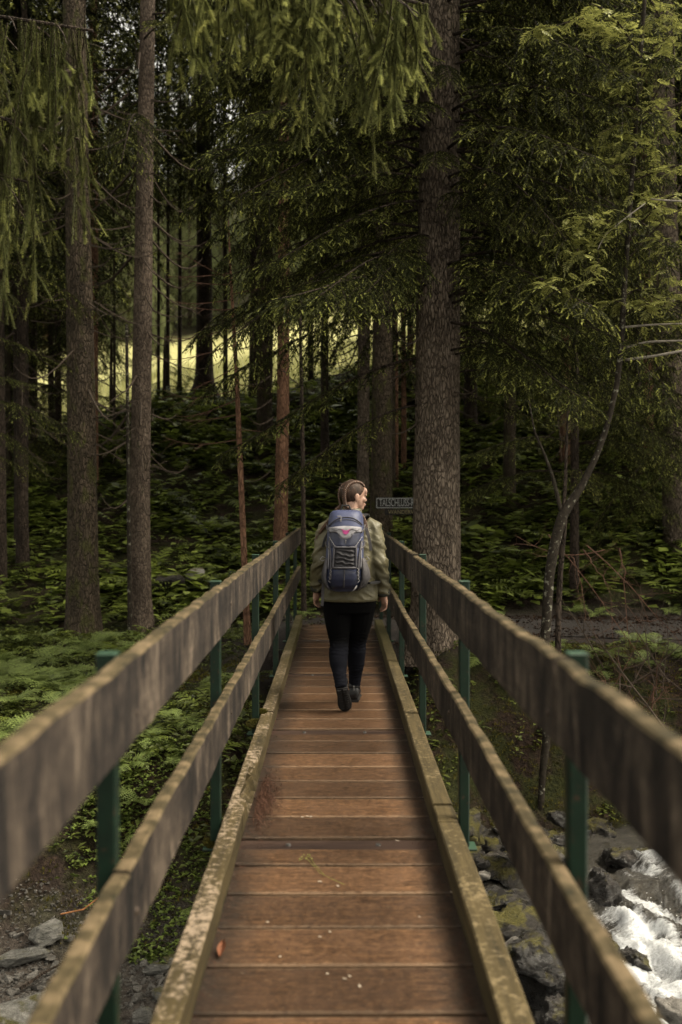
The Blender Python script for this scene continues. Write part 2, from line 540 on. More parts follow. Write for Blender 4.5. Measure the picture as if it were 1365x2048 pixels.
def H(x, y, fine=True):
    x = np.asarray(x, float); y = np.asarray(y, float)
    wob = fbm(x * .35, y * .35, 3, 3)
    r = sstep(-.7, 1.3, x)
    r2 = sstep(-1.7, -.4, x)
    yb = 6.55 + 1.65 * r + wob * 1.0
    yt = 8.05 + 2.15 * r + wob * 1.0
    zb = -1.47 - .30 * r
    zt = -.45 + .42 * r2
    z = zb + (zt - zb) * sstep(0, 1, (y - yb) / (yt - yb))
    fl = sstep(8.5, 13.0, y) * (1 - r2) * .22
    z = z + fl
    # near bank (under and behind the camera)
    zn = -.10
    nb = 1 - sstep(-.4, 2.6, y)
    z = z * (1 - nb) + zn * nb
    # hillside behind the far bank
    cz = crest_z(x) + fbm(x * .5, y * .1, 2, 21) * .9
    t = np.clip((y - 13.5) / 10.5, 0, 1)
    tt = .35 * t * t * (3 - 2 * t) + .65 * t
    hill = (cz - z) * tt
    z = z + np.where(y > 13.5, hill, 0)
    d = np.clip(y - 24.0, 0, None)
    z = z + np.where(d > 0, -.35 * np.minimum(d / 1.5, 1) + .215 * np.clip(d - 1.5, 0, 60) + .40 * np.clip(d - 61, 0, None), 0)
    # behind the camera the near bank rises gently
    z = z + np.clip(-y - 2, 0, 60) * .06
    # the ground falls away under the bridge deck
    z = z - .55 * (1 - sstep(.55, 1.15, np.abs(x))) * sstep(5, 7, y) * (1 - sstep(11.6, 12.2, y))
    # valley sides left and right stay gentle
    n = fbm(x * .8, y * .8, 4, 11) * .30 + fbm(x * 3.1, y * 3.1, 3, 5) * .07
    damp = 1 - .85 * sstep(10.2, 10.9, y) * (1 - sstep(13.1, 13.9, y)) * sstep(-.9, .3, x)
    damp2 = 1 - .9 * (1 - sstep(1.2, 2.4, np.abs(x))) * sstep(11.4, 12.2, y) * (1 - sstep(12.6, 14, y))
    damp3 = 1 - .8 * (1 - sstep(-.5, 1.5, y)) * (1 - sstep(1.0, 2.0, np.abs(x)))
    z = z + n * damp * damp2 * damp3
    return z

def h(x, y): return float(H(x, y))

def axis(lo, hi, step, far, ratio=1.22):
    a = list(np.arange(lo, hi + 1e-6, step))
    s = step; v = hi
    while v < far[1]:
        s *= ratio; v += s; a.append(v)
    s = step; v = lo; b = []
    while v > far[0]:
        s *= ratio; v -= s; b.append(v)
    return np.array(b[::-1] + a)

def grid_mesh(name, xs, ys, zf, smooth=True):
    X, Y = np.meshgrid(xs, ys)
    Z = zf(X, Y)
    V = np.stack([X.ravel(), Y.ravel(), Z.ravel()], 1)
    nx, ny = len(xs), len(ys)
    i = np.arange(nx - 1)[None, :] + np.arange(ny - 1)[:, None] * nx
    F = np.stack([i, i + 1, i + 1 + nx, i + nx], -1).reshape(-1, 4)
    return np_mesh(name, V, F, smooth=smooth), X, Y

gxs = axis(-6.5, 6.5, .085, (-150, 150)); gys = axis(3.5, 15.5, .085, (-60, 225), 1.10)
g_me, GX, GY = grid_mesh('ground', gxs, gys, H)
zone = g_me.color_attributes.new('zone', 'FLOAT_COLOR', 'POINT')
gr = sstep(-.7, 1.3, GX)
wob = fbm(GX * .35, GY * .35, 3, 3)
edge_y = 24.4 + fbm(GX * .9, GY * .2, 3, 31) * 1.6
mead = sstep(-.5, .6, GY - edge_y) * (1 - sstep(83, 90, GY))
grav = (1 - sstep(6.4, 7.3, GY - 1.6 * gr - wob + fbm(GX * 2, GY * 2, 3, 8) * .6)) * sstep(1.0, 3.0, GY)
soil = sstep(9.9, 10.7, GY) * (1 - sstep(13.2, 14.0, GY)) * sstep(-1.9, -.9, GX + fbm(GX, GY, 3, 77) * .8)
zc = np.stack([mead.ravel(), grav.ravel(), soil.ravel(), np.ones(mead.size)], 1)
zone.data.foreach_set('color', zc.astype(np.float32).ravel())

m = N('ground_soil'); p = m.pos()
z3 = m.sep(m.attrc('zone'))
n1 = m.noise(p, 2.2, 6, .65); n2 = m.noise(p, 28, 5, .7); n3 = m.noise(p, 7, 5, .6)
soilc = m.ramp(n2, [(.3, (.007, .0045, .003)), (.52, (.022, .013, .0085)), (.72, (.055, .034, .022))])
mossc = m.ramp(n2, [(.3, (.007, .009, .002)), (.7, (.036, .038, .009))])
c = m.mix(m.mrange(m.math('ADD', n1, m.math('MULTIPLY', n3, .35)), .60, .74), soilc, mossc)
gravc = m.ramp(n2, [(.3, (.022, .018, .015)), (.5, (.062, .052, .043)), (.7, (.13, .115, .10))])
c = m.mix(z3[1], c, gravc)
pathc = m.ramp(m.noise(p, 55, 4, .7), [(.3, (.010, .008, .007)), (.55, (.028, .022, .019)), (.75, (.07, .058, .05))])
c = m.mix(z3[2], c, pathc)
meadc = m.ramp(m.math('ADD', m.math('MULTIPLY', n3, .5), m.math('MULTIPLY', n1, .5)), [(.35, (.16, .165, .060)), (.5, (.30, .29, .12)), (.65, (.42, .39, .19))])
c = m.mix(z3[0], c, meadc)
m.bump(m.math('ADD', n2, n3), .9, .04)
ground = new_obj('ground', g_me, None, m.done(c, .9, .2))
props(ground, kind='structure')

# path: strip of dark trodden gravel running off to the right behind the far bank
pxs = np.arange(-.9, 18.0, .12); pys = np.arange(0, 1.0001, .04)
def pathz(X, T):
    return H(X, pathy(X, T)) + .012 + .02 * np.sin(T * math.pi)
def pathy(X, T):
    lo = 11.25 + .25 * np.sin(X * .9) - .04 * X + .8 * (1 - sstep(-.9, .8, X)); hi = 13.0 + .2 * np.sin(X * .7 + 1) - .02 * X
    return lo + (hi - lo) * T
PX, PT = np.meshgrid(pxs, pys)
PV = np.stack([PX.ravel(), pathy(PX, PT).ravel(), pathz(PX, PT).ravel()], 1)
pi_ = np.arange(len(pxs) - 1)[None, :] + np.arange(len(pys) - 1)[:, None] * len(pxs)
PF = np.stack([pi_, pi_ + 1, pi_ + 1 + len(pxs), pi_ + len(pxs)], -1).reshape(-1, 4)
m = N('path_gravel'); p = m.pos()
n2 = m.noise(p, 42, 6, .8)
c = m.ramp(n2, [(.36, (.005, .0037, .0032)), (.52, (.013, .0095, .008)), (.72, (.040, .031, .026))])
c = m.mix(m.mrange(m.noise(p, 3, 4), .5, .62, 0, .6), c, (.014, .0085, .006))
m.bump(n2, .9, .02)
props(new_obj('path', np_mesh('path', PV, PF, smooth=True), None, m.done(c, .75, .4)), kind='structure')

# ------------------------------------------------------------------ stream
def water_parts(X, Y):
    # the torrent tumbles towards the camera and to the right, in small steps
    u = X * .45 - Y * .89; v = X * .89 + Y * .45
    big = fbm(u * 1.1, v * 1.9, 4, 41)
    rid = 1 - np.abs(fbm(u * 1.7 + 5, v * 4.2, 4, 43)) * 4
    fine = fbm(u * 6, v * 11, 4, 45)
    rapids = sstep(1.35, 1.95, X + fbm(X * 1.3, Y * 1.3, 3, 90) * .9) * (1 - sstep(7.7, 8.4, Y + (fbm(X * 1.2, Y, 3, 47)) * .8))
    step = .18 * sstep(6.1, 7.6, Y + big * .8)
    z = -1.66 + .10 * sstep(1.2, 3.4, X) + step + rapids * (big * .30 + np.clip(rid, 0, 1) * .14 + fine * .12) + (1 - rapids) * (fine * .10 + big * .05)
    return z, rapids, big, rid, fine
wxs = axis(-.2, 4.2, .024, (-14, 22), 1.15); wys = np.concatenate([np.arange(1.6, 4.6, .12), np.arange(4.6, 9.4, .026)])
w_me, WX, WY = grid_mesh('stream', wxs, wys, lambda X, Y: water_parts(X, Y)[0])
wz, rap, big, rid, fine = water_parts(WX, WY)
wu = WX * .45 - WY * .89; wv = WX * .89 + WY * .45
streak = fbm(wu * 1.6, wv * 8.0, 5, 51)
pool = sstep(-.2, 1.4, (WX - 1.6) * .8 - (WY - 6.1))          # foaming pool below the steps
foam = np.clip(rap * (.26 + .50 * pool + big * 1.5 + np.clip(rid, 0, 1) * .34 + fine * 1.2 + streak * 2.2) - .30 * sstep(6.9, 7.9, WY), 0, 1)
fa = w_me.attributes.new('tint', 'FLOAT', 'POINT'); fa.data.foreach_set('value', foam.ravel().astype(np.float32))
m = N('stream_water'); p = m.pos((1, 1, 1))
mp = m.n('ShaderNodeMapping'); m.l(p, mp.inputs[0]); mp.inputs['Rotation'].default_value = (0, 0, R(63)); mp.inputs['Scale'].default_value = (3, 16, 6)
n1 = m.noise(mp.outputs[0], 1.5, 7, .72, .6); n2 = m.noise(m.pos(), 55, 5, .75)
f = m.mrange(m.math('ADD', m.attr(), m.math('MULTIPLY', m.math('SUBTRACT', m.math('ADD', m.math('MULTIPLY', n1, .65), m.math('MULTIPLY', n2, .35)), .5), 1.9)), .20, .74)
dark = m.ramp(n1, [(.3, (.008, .007, .005)), (.7, (.055, .048, .036))])
c = m.mix(f, dark, (.60, .62, .64))
m.bump(m.math('ADD', n1, m.math('MULTIPLY', n2, .4)), .9, .05)
props(new_obj('stream', w_me, None, m.done(c, m.mrange(f, 0, 1, .06, .5), .5)), kind='structure')
# spray and droplets thrown up by the rapids
rng = np.random.default_rng(5)
db = MB()
cnt = 0
while cnt < 420:
    x = rng.uniform(1.2, 4.2); y = rng.uniform(4.8, 7.4)
    zz, rp, *_ = water_parts(np.array(x), np.array(y))
    if rp < .5: continue
    r_ = rng.uniform(.001, .003)
    db.box((x, y, float(zz) + abs(rng.normal(0, .035))), (r_ * 2, r_ * 2, r_ * rng.uniform(1.5, 3)), Matrix.Rotation(rng.uniform(0, 3), 3, 'X') @ Matrix.Rotation(rng.uniform(0, 3), 3, 'Y'))
    cnt += 1
props(db.build('water_spray', flat('white_spray', (.8, .82, .84), .3, .5, .05)), 'white droplets splashing above the rapids', None, None, 'stuff')

# ------------------------------------------------------------------ footbridge
BX = .012                                    # bridge centre line
bridge = empty('footbridge', (BX, 0, 0), 'narrow wooden footbridge with brown plank deck, plank railings and green steel posts', 'footbridge')
def bpart(mb, name, mat, smooth=False, parent=None): return mb.build(name, mat, parent or bridge, smooth)
random.seed(4)
beams = [4.42 + 2.15 * k for k in range(-3, 4)]
spans = []
Y0, Y1 = -1.6, 12.35
edges = [Y0] + sum([[b - .07, b + .07] for b in beams if b - .07 > Y0 and b + .07 < Y1], []) + [Y1]
for i in range(0, len(edges), 2):
    a, b = edges[i], edges[i + 1]
    n = max(1, round((b - a) / .286))
    ws = [1.0] * n
    if n >= 7: ws[-1] = .64
    tot = sum(ws); y = a
    for w in ws:
        L = (b - a) * w / tot
        mb = MB()
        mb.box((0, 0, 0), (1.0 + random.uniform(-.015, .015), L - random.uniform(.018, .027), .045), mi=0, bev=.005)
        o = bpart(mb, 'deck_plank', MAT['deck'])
        o.location = (random.uniform(-.006, .006), y + L / 2, -.0225 + random.uniform(-.003, .002))
        o.rotation_euler = (random.uniform(-.004, .004), random.uniform(-.003, .003), random.uniform(-.003, .003))
        y += L
for b in beams:
    if b < Y0: continue
    mb = MB(); mb.box((0, b, -.032), (1.0, .128, .045), bev=.004)
    o = bpart(mb, 'cross_plank', MAT['beam'])
    for bx in (-.23, .17):
        nb = MB(); nb.tube([(bx, b, -.0105), (bx, b, -.002)], [.013, .011], 6)
        nb.build('bolt', MAT['steel'], o)
    mb = MB(); mb.box((0, b, -.12), (1.16, .07, .12), bev=.006)
    bpart(mb, 'cross_beam', MAT['girder'])
for sx in (-1, 1):
    mb = MB()
    for dz, w in ((-.19, .14), (-.43, .14)): mb.box((sx * .34, (Y0 + Y1) / 2, dz), (w, Y1 - Y0 + .2, .018))
    mb.box((sx * .34, (Y0 + Y1) / 2, -.31), (.014, Y1 - Y0 + .2, .222))
    bpart(mb, 'girder', MAT['girder'])
def board(x0, x1, z0, z1, y0, y1, rot_amp=.006, seg=.14, wear=None, rag=.004, seed=0):
    """a weathered board running along y, slightly bowed and chipped"""
    n = max(4, int((y1 - y0) / seg)); rings = []
    rr = random.Random(seed)
    ph = rr.uniform(0, 6)
    for i in range(n + 1):
        y = y0 + (y1 - y0) * i / n
        bow = math.sin(i / n * math.pi) * rot_amp
        dz = math.sin(y * 2.1 + ph) * .003 + rr.uniform(-rag, rag)
        dx = rr.uniform(-rag, rag) * .5
        bv = .006
        a0, a1, b0, b1 = x0 + dx + bow, x1 + dx + bow, z0 + rr.uniform(-rag, rag) * .6, z1 + dz
        ring = [(a0 + bv, y, b0), (a1 - bv, y, b0), (a1, y, b0 + bv), (a1, y, b1 - bv), (a1 - bv, y, b1), ((a0 + a1) / 2, y, b1 + rr.uniform(-.001, .002)), (a0 + bv, y, b1), (a0, y, b1 - bv), (a0, y, b0 + bv)]
        if wear: ring = [wear(Vector(q)) for q in ring]
        rings.append(ring[::-1])
    mb = MB(); mb.loft(rings); return mb
def wear_left(q):
    # rotten bite out of the inner edge of the left kerb around y = 5
    d = max(0, 1 - abs(q.y - 5.02) / .42)
    if q.x > -.47 and q.z > .03:
        k = min(1, d * 1.6) * (.050 + .022 * math.sin(q.y * 41) + .016 * math.sin(q.y * 97))
        return Vector((q.x - max(0, k) * (1 if q.x > -.45 else .5), q.y, q.z - max(0, k) * 1.1))
    return q
for side, segs in ((-1, [(-1.5, 2.25), (2.256, 4.462), (4.468, 6.64), (6.646, 12.15)]), (1, [(-1.5, 2.1), (2.106, 4.36), (4.366, 4.60), (4.606, 8.8), (8.806, 11.8)])):
    for k, (a, b) in enumerate(segs):
        if side < 0: mb = board(-.520, -.440, .004, .114 + .004 * (k % 2), a, b, .002, .05 if k == 2 else .12, wear_left if k == 2 else None, .003, 10 + k)
        else: mb = board(.430, .522, .004, .114 + .003 * (k % 2), a, b, .002, .12, None, .003, 20 + k)
        bpart(mb, 'kerb_board', MAT['kerb_pale'] if side < 0 else MAT['kerb_olive'])
# posts
post_y = [.12, 2.34] + [4.42 + 2.15 * k for k in range(0, 4)] + [12.75]
for side in (-1, 1):
    for yb in post_y:
        x = side * .552
        mb = MB(); mb.box((x, yb, .45), (.046, .046, 1.43), bev=.005)
        post = bpart(mb, 'post', MAT['green'])
        mb = MB(); mb.box((x, yb, 1.1675), (.050, .050, .008), bev=.003); mb.build('post_cap', MAT['green'], post)
        mb = MB(); mb.box((x + side * .012, yb, -.015), (.085, .10, .012), bev=.003); mb.build('base_plate', MAT['green'], post)
        for zz in ((1.07, .585) if yb > 3 else (1.03, .56)):
            mb = MB(); mb.tube([(side * .487, yb, zz), (side * .481, yb, zz)], [.010, .008], 7); mb.build('bolt', MAT['girder'], post)
# railing boards: butt joints at the posts
for side in (-1, 1):
    joints = [-1.5, 4.42, 8.72, 12.9] if side < 0 else [-1.5, 2.27, 6.57, 12.6]
    for z0, z1, nm in ((.968, 1.166, 'u'), (.495, .675, 'l')):
        jj = joints if nm == 'u' else ([-1.5, 2.27, 8.72, 12.9] if side < 0 else [-1.5, 4.42, 8.72, 12.6])
        for k in range(len(jj) - 1):
            a, b = jj[k] + .006, jj[k + 1] - .006
            x0, x1 = (side * .486, side * .528) if side > 0 else (side * .528, side * .486)
            mb = board(x0, x1, z0 + random.uniform(-.006, .006), z1 + random.uniform(-.004, .006), a, b, -side * .004, .11, None, .0045, int(side * 7 + k * 3 + z0 * 100))
            bpart(mb, 'rail_board', MAT['rail'])
# concrete abutments carry both ends
m_con = flat('mossy_concrete', (.10, .095, .08), .9, .2, .5, 9, .6)
for yc, nm in ((12.75, 'far'), (-1.95, 'near')):
    mb = MB(); mb.box((0, yc, -.80), (1.5, .7, 1.15), bev=.03); bpart(mb, 'abutment', m_con)

# ------------------------------------------------------------------ rocks
def hull_rock(seed, n=16, sx=1, sy=1, sz=.5, sub=0, rough=.0, ang=False):
    rr = random.Random(seed)
    bm = bmesh.new()
    for i in range(n):
        d = Vector((rr.gauss(0, 1), rr.gauss(0, 1), rr.gauss(0, 1))).normalized() * rr.uniform(.75, 1.0)
        # flattened faces: clamp
        bm.verts.new((max(-.8, min(.8, d.x)) * sx, max(-.75, min(.75, d.y)) * sy, max(-.7, min(.62, d.z)) * sz))
    res = bmesh.ops.convex_hull(bm, input=bm.verts)
    bmesh.ops.delete(bm, geom=[e for e in bm.verts if not e.link_faces], context='VERTS')
    if sub:
        bmesh.ops.triangulate(bm, faces=bm.faces)
        bmesh.ops.subdivide_edges(bm, edges=bm.edges, cuts=sub, use_grid_fill=True)
        for it in range(0 if ang else 1): bmesh.ops.smooth_vert(bm, verts=bm.verts, factor=.35, use_axis_x=True, use_axis_y=True, use_axis_z=True)
        bm.normal_update()
        from mathutils import noise as mn
        off = Vector((seed * 1.7, seed * .3, 0))
        for v in bm.verts:
            k = mn.fractal(v.co * 2.6 / max(sx, .01) + off, .8, 2.2, 5) * rough
            k += (abs(math.sin((v.co.z * 3 + v.co.x * .8) / max(sz, .01) * 3.0 + mn.noise(v.co * 3 + off) * 3)) - .5) * rough * .45
            v.co += v.normal * k
    me = bpy.data.meshes.new('rock'); bm.to_mesh(me); bm.free()
    if sub and not ang: me.polygons.foreach_set('use_smooth', [True] * len(me.polygons))
    return me
def rock(name, px, py, Y, size, seed, mat, label, cat='rock', sz=.6, sub=3, rz=0, sink=.3, dz=0, group=None, tilt=(0, 0)):
    """a rock standing where the photo shows it; size = half extents"""
    p_ = at(px, py, Y)
    ang = mat == 'slate'; me = hull_rock(seed, 15 if ang else 18, size[0], size[1], size[2], sub, min(size) * (.10 if ang else .26), ang)
    z = h(p_.x, p_.y) + size[2] * .7 * (1 - sink) + dz
    o = new_obj(name, me, None, MAT[mat]); o.location = (p_.x, p_.y, z); o.rotation_euler = (tilt[0], tilt[1], rz)
    return props(o, label, cat, group)
# in and beside the torrent, right of the bridge
def rock_at(px, py, z, size, seed, mat, label, rz=0, tilt=(0, 0), group=None, sub=4):
    """rock centre on the pixel ray where it meets height z"""
    Y = FPX * (EYE - z) / (py - 1000.0)
    p_ = at(px, py, Y)
    me = hull_rock(seed, 18, size[0], size[1], size[2], sub, min(size) * .30)
    o = new_obj('boulder', me, None, MAT[mat]); o.location = p_; o.rotation_euler = (tilt[0], tilt[1], rz)
    return props(o, label, 'boulder', group)
rock_at(1205, 1795, -1.38, (.13, .20, .27), 3, 'boulder', 'upright slab of dark rock at the upper edge of the white water', .5, (.25, .2))
rock_at(1010, 1815, -1.45, (.30, .22, .17), 5, 'boulder', 'rounded wet boulder with a small fall of water over its right side', .3)
rock_at(1000, 1735, -1.40, (.30, .24, .17), 7, 'boulder', 'black glistening boulder at the far side behind the green post foot', 1.1)
rock_at(970, 1757, -1.38, (.075, .06, .05), 9, 'pebble', 'small pale round stone just outside the right kerb', .2)
rock_at(1050, 1862, -1.42, (.40, .30, .18), 11, 'boulder_moss', 'flat mossy boulder in the middle of the stream below the lower rail', .2)
rock_at(1030, 1905, -1.40, (.13, .12, .11), 12, 'pebble', 'pale speckled round boulder half hidden behind the right kerb', .9)
rock_at(1085, 1945, -1.42, (.36, .30, .30), 13, 'boulder', 'big creased grey boulder with banded grain between kerb and lower rail', .8, (.2, .3))
rock_at(1120, 2035, -1.50, (.18, .15, .12), 15, 'boulder', 'wet boulder at the bottom edge with white water around it', .1)
rock_at(1270, 1935, -1.50, (.07, .20, .13), 17, 'boulder', 'long dark rock lying in the middle of the white rapids', .5, (0, .2))
rock_at(1255, 1875, -1.58, (.15, .14, .08), 18, 'boulder', 'brown rock just under the foaming water', .2)
rock_at(1350, 1752, -1.42, (.22, .16, .12), 19, 'boulder', 'dark wet rock at the head of the rapids by the right edge', .7)
rock_at(1200, 1905, -1.40, (.10, .30, .20), 29, 'boulder', 'reddish wet rock edge along the left side of the rapids', .25)
rock_at(1355, 2030, -1.40, (.14, .12, .10), 23, 'pebble', 'tan stone peeking in at the bottom right corner')
rock_at(1125, 1735, -1.40, (.20, .15, .14), 25, 'boulder_moss', 'mossy rock at the foot of the right bank behind the near green post', .4)
rock_at(1270, 1722, -1.34, (.30, .18, .12), 26, 'boulder', 'black rock ledge under the right bank above the rapids', .1)
rock_at(1040, 1690, -1.15, (.20, .18, .15), 27, 'boulder', 'dark rock in the shadow of the right bank above the boulders', .1)
rock_at(930, 1660, -1.2, (.25, .2, .2), 28, 'boulder_moss', 'mossy rock under the bridge edge at the second right post', .6)
rr = random.Random(55)
for k in range(26):
    px_ = rr.uniform(930, 1340); py_ = 1690 + rr.uniform(-40, 45) - (px_ - 930) * .05
    s_ = rr.uniform(.05, .15); rock_at(px_, py_, rr.uniform(-1.45, -1.25), (s_ * 1.3, s_, s_ * .8), 400 + k, rr.choice(['boulder', 'boulder', 'boulder_moss']), 'dark wet stone among many along the foot of the right bank', rr.uniform(0, 3), (rr.uniform(-.3, .3), rr.uniform(-.3, .3)), 'dark stones along the foot of the right bank', 3)
rock_at(1118, 1718, -1.24, (.17, .13, .13), 77, 'boulder', 'dark wet rock with a pointed top just left of the near right post', .4)
# left gravel bank
rock('slab', 40, 1990, 5.75, (.62, .50, .16), 31, 'slate', 'big sloping grey slab with streaked grain in the lower left corner', 'rock', sub=4, rz=.5, sink=.5, tilt=(.12, .25))
rock('rock', 40, 1885, 6.45, (.24, .11, .07), 33, 'slate', 'dark greenish slate block lying at the edge of the gravel bank', rz=.25, sink=.1)
rock('rock', 95, 1870, 6.6, (.15, .12, .10), 35, 'slate', 'brown-grey angular rock at the foot of the mossy bank', rz=.9, sink=.2)
rock('rock', 190, 1820, 6.75, (.10, .09, .07), 36, 'slate', 'grey rock below the mossy patch, beside the fallen orange twig', rz=.9, sink=.2)
rock('rock', 312, 1915, 6.35, (.12, .09, .05), 37, 'slate', 'pale flat stone on the dark gravel just left of the kerb', rz=.1, sink=.0)
rock('rock', 340, 1885, 6.5, (.10, .06, .05), 38, 'slate', 'dark flat stone beside the left kerb, above the pale one', rz=.7, sink=.0)
rock('rock', 318, 1965, 6.05, (.09, .07, .06), 39, 'slate', 'angular dark stone in the pile between lower rail and left kerb', rz=1.7, sink=.0)
rock('rock', 285, 2005, 5.85, (.08, .07, .05), 40, 'slate', 'blocky grey stone low in the pile between lower rail and left kerb', rz=.3, sink=.0)
# mossy stones on the hillside path edge, left of the bridge end
rock('rock', 335, 1120, 14.6, (.38, .25, .22), 45, 'boulder_moss', 'dark mossy rock on the slope right of the slender grey trunk', rz=.4)
rock('rock', 392, 1118, 14.9, (.24, .2, .24), 46, 'slate', 'grey pointed rock on the slope behind the far left railing', rz=1.2)
rock('rock', 565, 1255, 12.9, (.16, .14, .14), 47, 'boulder_moss', 'rounded pale mossy rock beside the left end of the bridge', rz=.2)
# stones picked out one by one on the gravel bank
rng = np.random.default_rng(12)
stone_me = [hull_rock(100 + k, 11, 1, .75, .5) for k in range(12)]
for me in stone_me: me.materials.append(MAT['pebble'])
placed = 0
while placed < 230:
    x = rng.uniform(-2.35, -.62); y = rng.uniform(5.25, 6.75)
    px = 675 + x * FPX / y
    if px < -60: continue
    o = new_obj('stone', stone_me[placed % 12]); s_ = rng.uniform(.024, .066) * (1.35 if rng.random() < .2 else 1)
    o.scale = (s_, s_ * rng.uniform(.7, 1.1), s_ * rng.uniform(.6, 1.1)); o.location = (x, y, h(x, y) + s_ * .2)
    o.rotation_euler = (rng.normal(0, .25), rng.normal(0, .25), rng.uniform(0, 6.28))
    props(o, 'loose grey-brown stone among many on the gravel bank left of the bridge', 'stone', 'stones on the left gravel bank')
    placed += 1
# gravel and grit
gv = MB(); gsrc = []
for k in range(6):
    me = hull_rock(300 + k, 8, 1, .8, .6); gsrc.append(([v.co.copy() for v in me.vertices], [tuple(p_.vertices) for p_ in me.polygons]))
for i in range(9000):
    left = rng.random() < .72
    if left: x = rng.uniform(-2.6, -.5); y = rng.uniform(5.1, 6.9)
    else: x = rng.uniform(.3, 1.6); y = rng.uniform(4.9, 8.6)
    s_ = rng.uniform(.006, .022)
    vs, fs = gsrc[i % 6]; a = rng.uniform(0, 6.28); ca, sa = math.cos(a), math.sin(a); z = h(x, y) + s_ * .3
    gv.add([(x + (v.x * ca - v.y * sa) * s_, y + (v.x * sa + v.y * ca) * s_, z + v.z * s_) for v in vs], fs)
props(gv.build('gravel', MAT['pebble']), 'fine grey gravel between the stones of the stream bed', None, None, 'stuff')

# ------------------------------------------------------------------ foliage kit (numpy)
rng = np.random.default_rng(77)
TRI = {}

def shoot_template(npair, L, nl, w, seed, roll=1.0):
    """needles of one spruce shoot along +X as thin triangles"""
    r = np.random.default_rng(seed)
    V = []; 
    for i in range(npair):
        t = (i + .5) / npair
        for sgn in (-1, 1):
            a = sgn * r.uniform(.35, 1.25) * roll + r.normal(0, .2)     # angle round the twig, 0 = up
            fwd = r.uniform(.55, .95)
            d = np.array([fwd, math.sin(a), math.cos(a) * .7]); d /= np.linalg.norm(d)
            ln = nl * r.uniform(.75, 1.15) * (1 - .35 * t)
            b = np.array([t * L, 0, 0])
            side = np.array([1.0, 0, 0]) * w * .5 + r.normal(0, w * .15, 3)
            V += [b - side, b + side, b + d * ln]
    # end tuft
    for k in range(3):
        a = k * 2.1 + r.uniform(0, 1)
        d = np.array([1.0, .35 * math.sin(a), .35 * math.cos(a)])
        b = np.array([L * .9, 0, 0]); s_ = np.array([0, math.cos(a), -math.sin(a)]) * w * .6
        V += [b - s_, b + s_, b + d * nl * .9]
    return np.array(V)

def frames(dirs, ups):
    d = dirs / np.linalg.norm(dirs, axis=1, keepdims=True)
    y = np.cross(ups, d); n = np.linalg.norm(y, axis=1, keepdims=True); y = y / np.maximum(n, 1e-6)
    z = np.cross(d, y)
    return np.stack([d, y, z], 2)            # columns

class Foliage:
    def __init__(s): s.P = []; s.D = []; s.U = []; s.S = []; s.T = []
    def add(s, p, d, u, sc, t): s.P.append(p); s.D.append(d); s.U.append(u); s.S.append(sc); s.T.append(t)
    def bake(s, templates, r):
        P = np.array(s.P); D = np.array(s.D); U = np.array(s.U); S = np.array(s.S); T = np.array(s.T)
        Fm = frames(D, U); pick = r.integers(0, len(templates), len(P))
        Vs = []; Ts = []
        for k, tp in enumerate(templates):
            q = pick == k
            if not q.any(): continue
            v = np.einsum('nij,mj->nmi', Fm[q], tp) * S[q][:, None, None] + P[q][:, None, :]
            tt_ = np.repeat(T[q], len(tp)).reshape(-1, 3); tt_ = np.clip(tt_ * (1 + .0 * tt_) + r.normal(0, .16, (len(tt_), 1)), 0, 1); Vs.append(v.reshape(-1, 3)); Ts.append(tt_.ravel())
        V = np.concatenate(Vs); tint = np.concatenate(Ts)
        return V, np.arange(len(V)).reshape(-1, 3), tint

def mb_tris(mb):
    V = np.array(mb.v, float); F = []
    for f in mb.f:
        for i in range(1, len(f) - 1): F.append((f[0], f[i], f[i + 1]))
    return V, np.array(F, int)

def join_np(parts):
    Vs = []; Fs = []; Ts = []; Ms = []; b = 0
    for V, F, T, mi in parts:
        Vs.append(V); Fs.append(F + b); Ts.append(T if not np.isscalar(T) else np.full(len(V), T)); Ms.append(np.full(len(F), mi)); b += len(V)
    return np.concatenate(Vs), np.concatenate(Fs), np.concatenate(Ts), np.concatenate(Ms)

UP = np.array([0, 0, 1.0])
SH_FINE = [shoot_template(8, .055, .018, .0075, 500 + k) for k in range(6)]
SH_MID = [shoot_template(5, .10, .030, .009, 520 + k) for k in range(5)]
SH_COARSE = [shoot_template(5, .20, .060, .032, 540 + k) for k in range(5)]

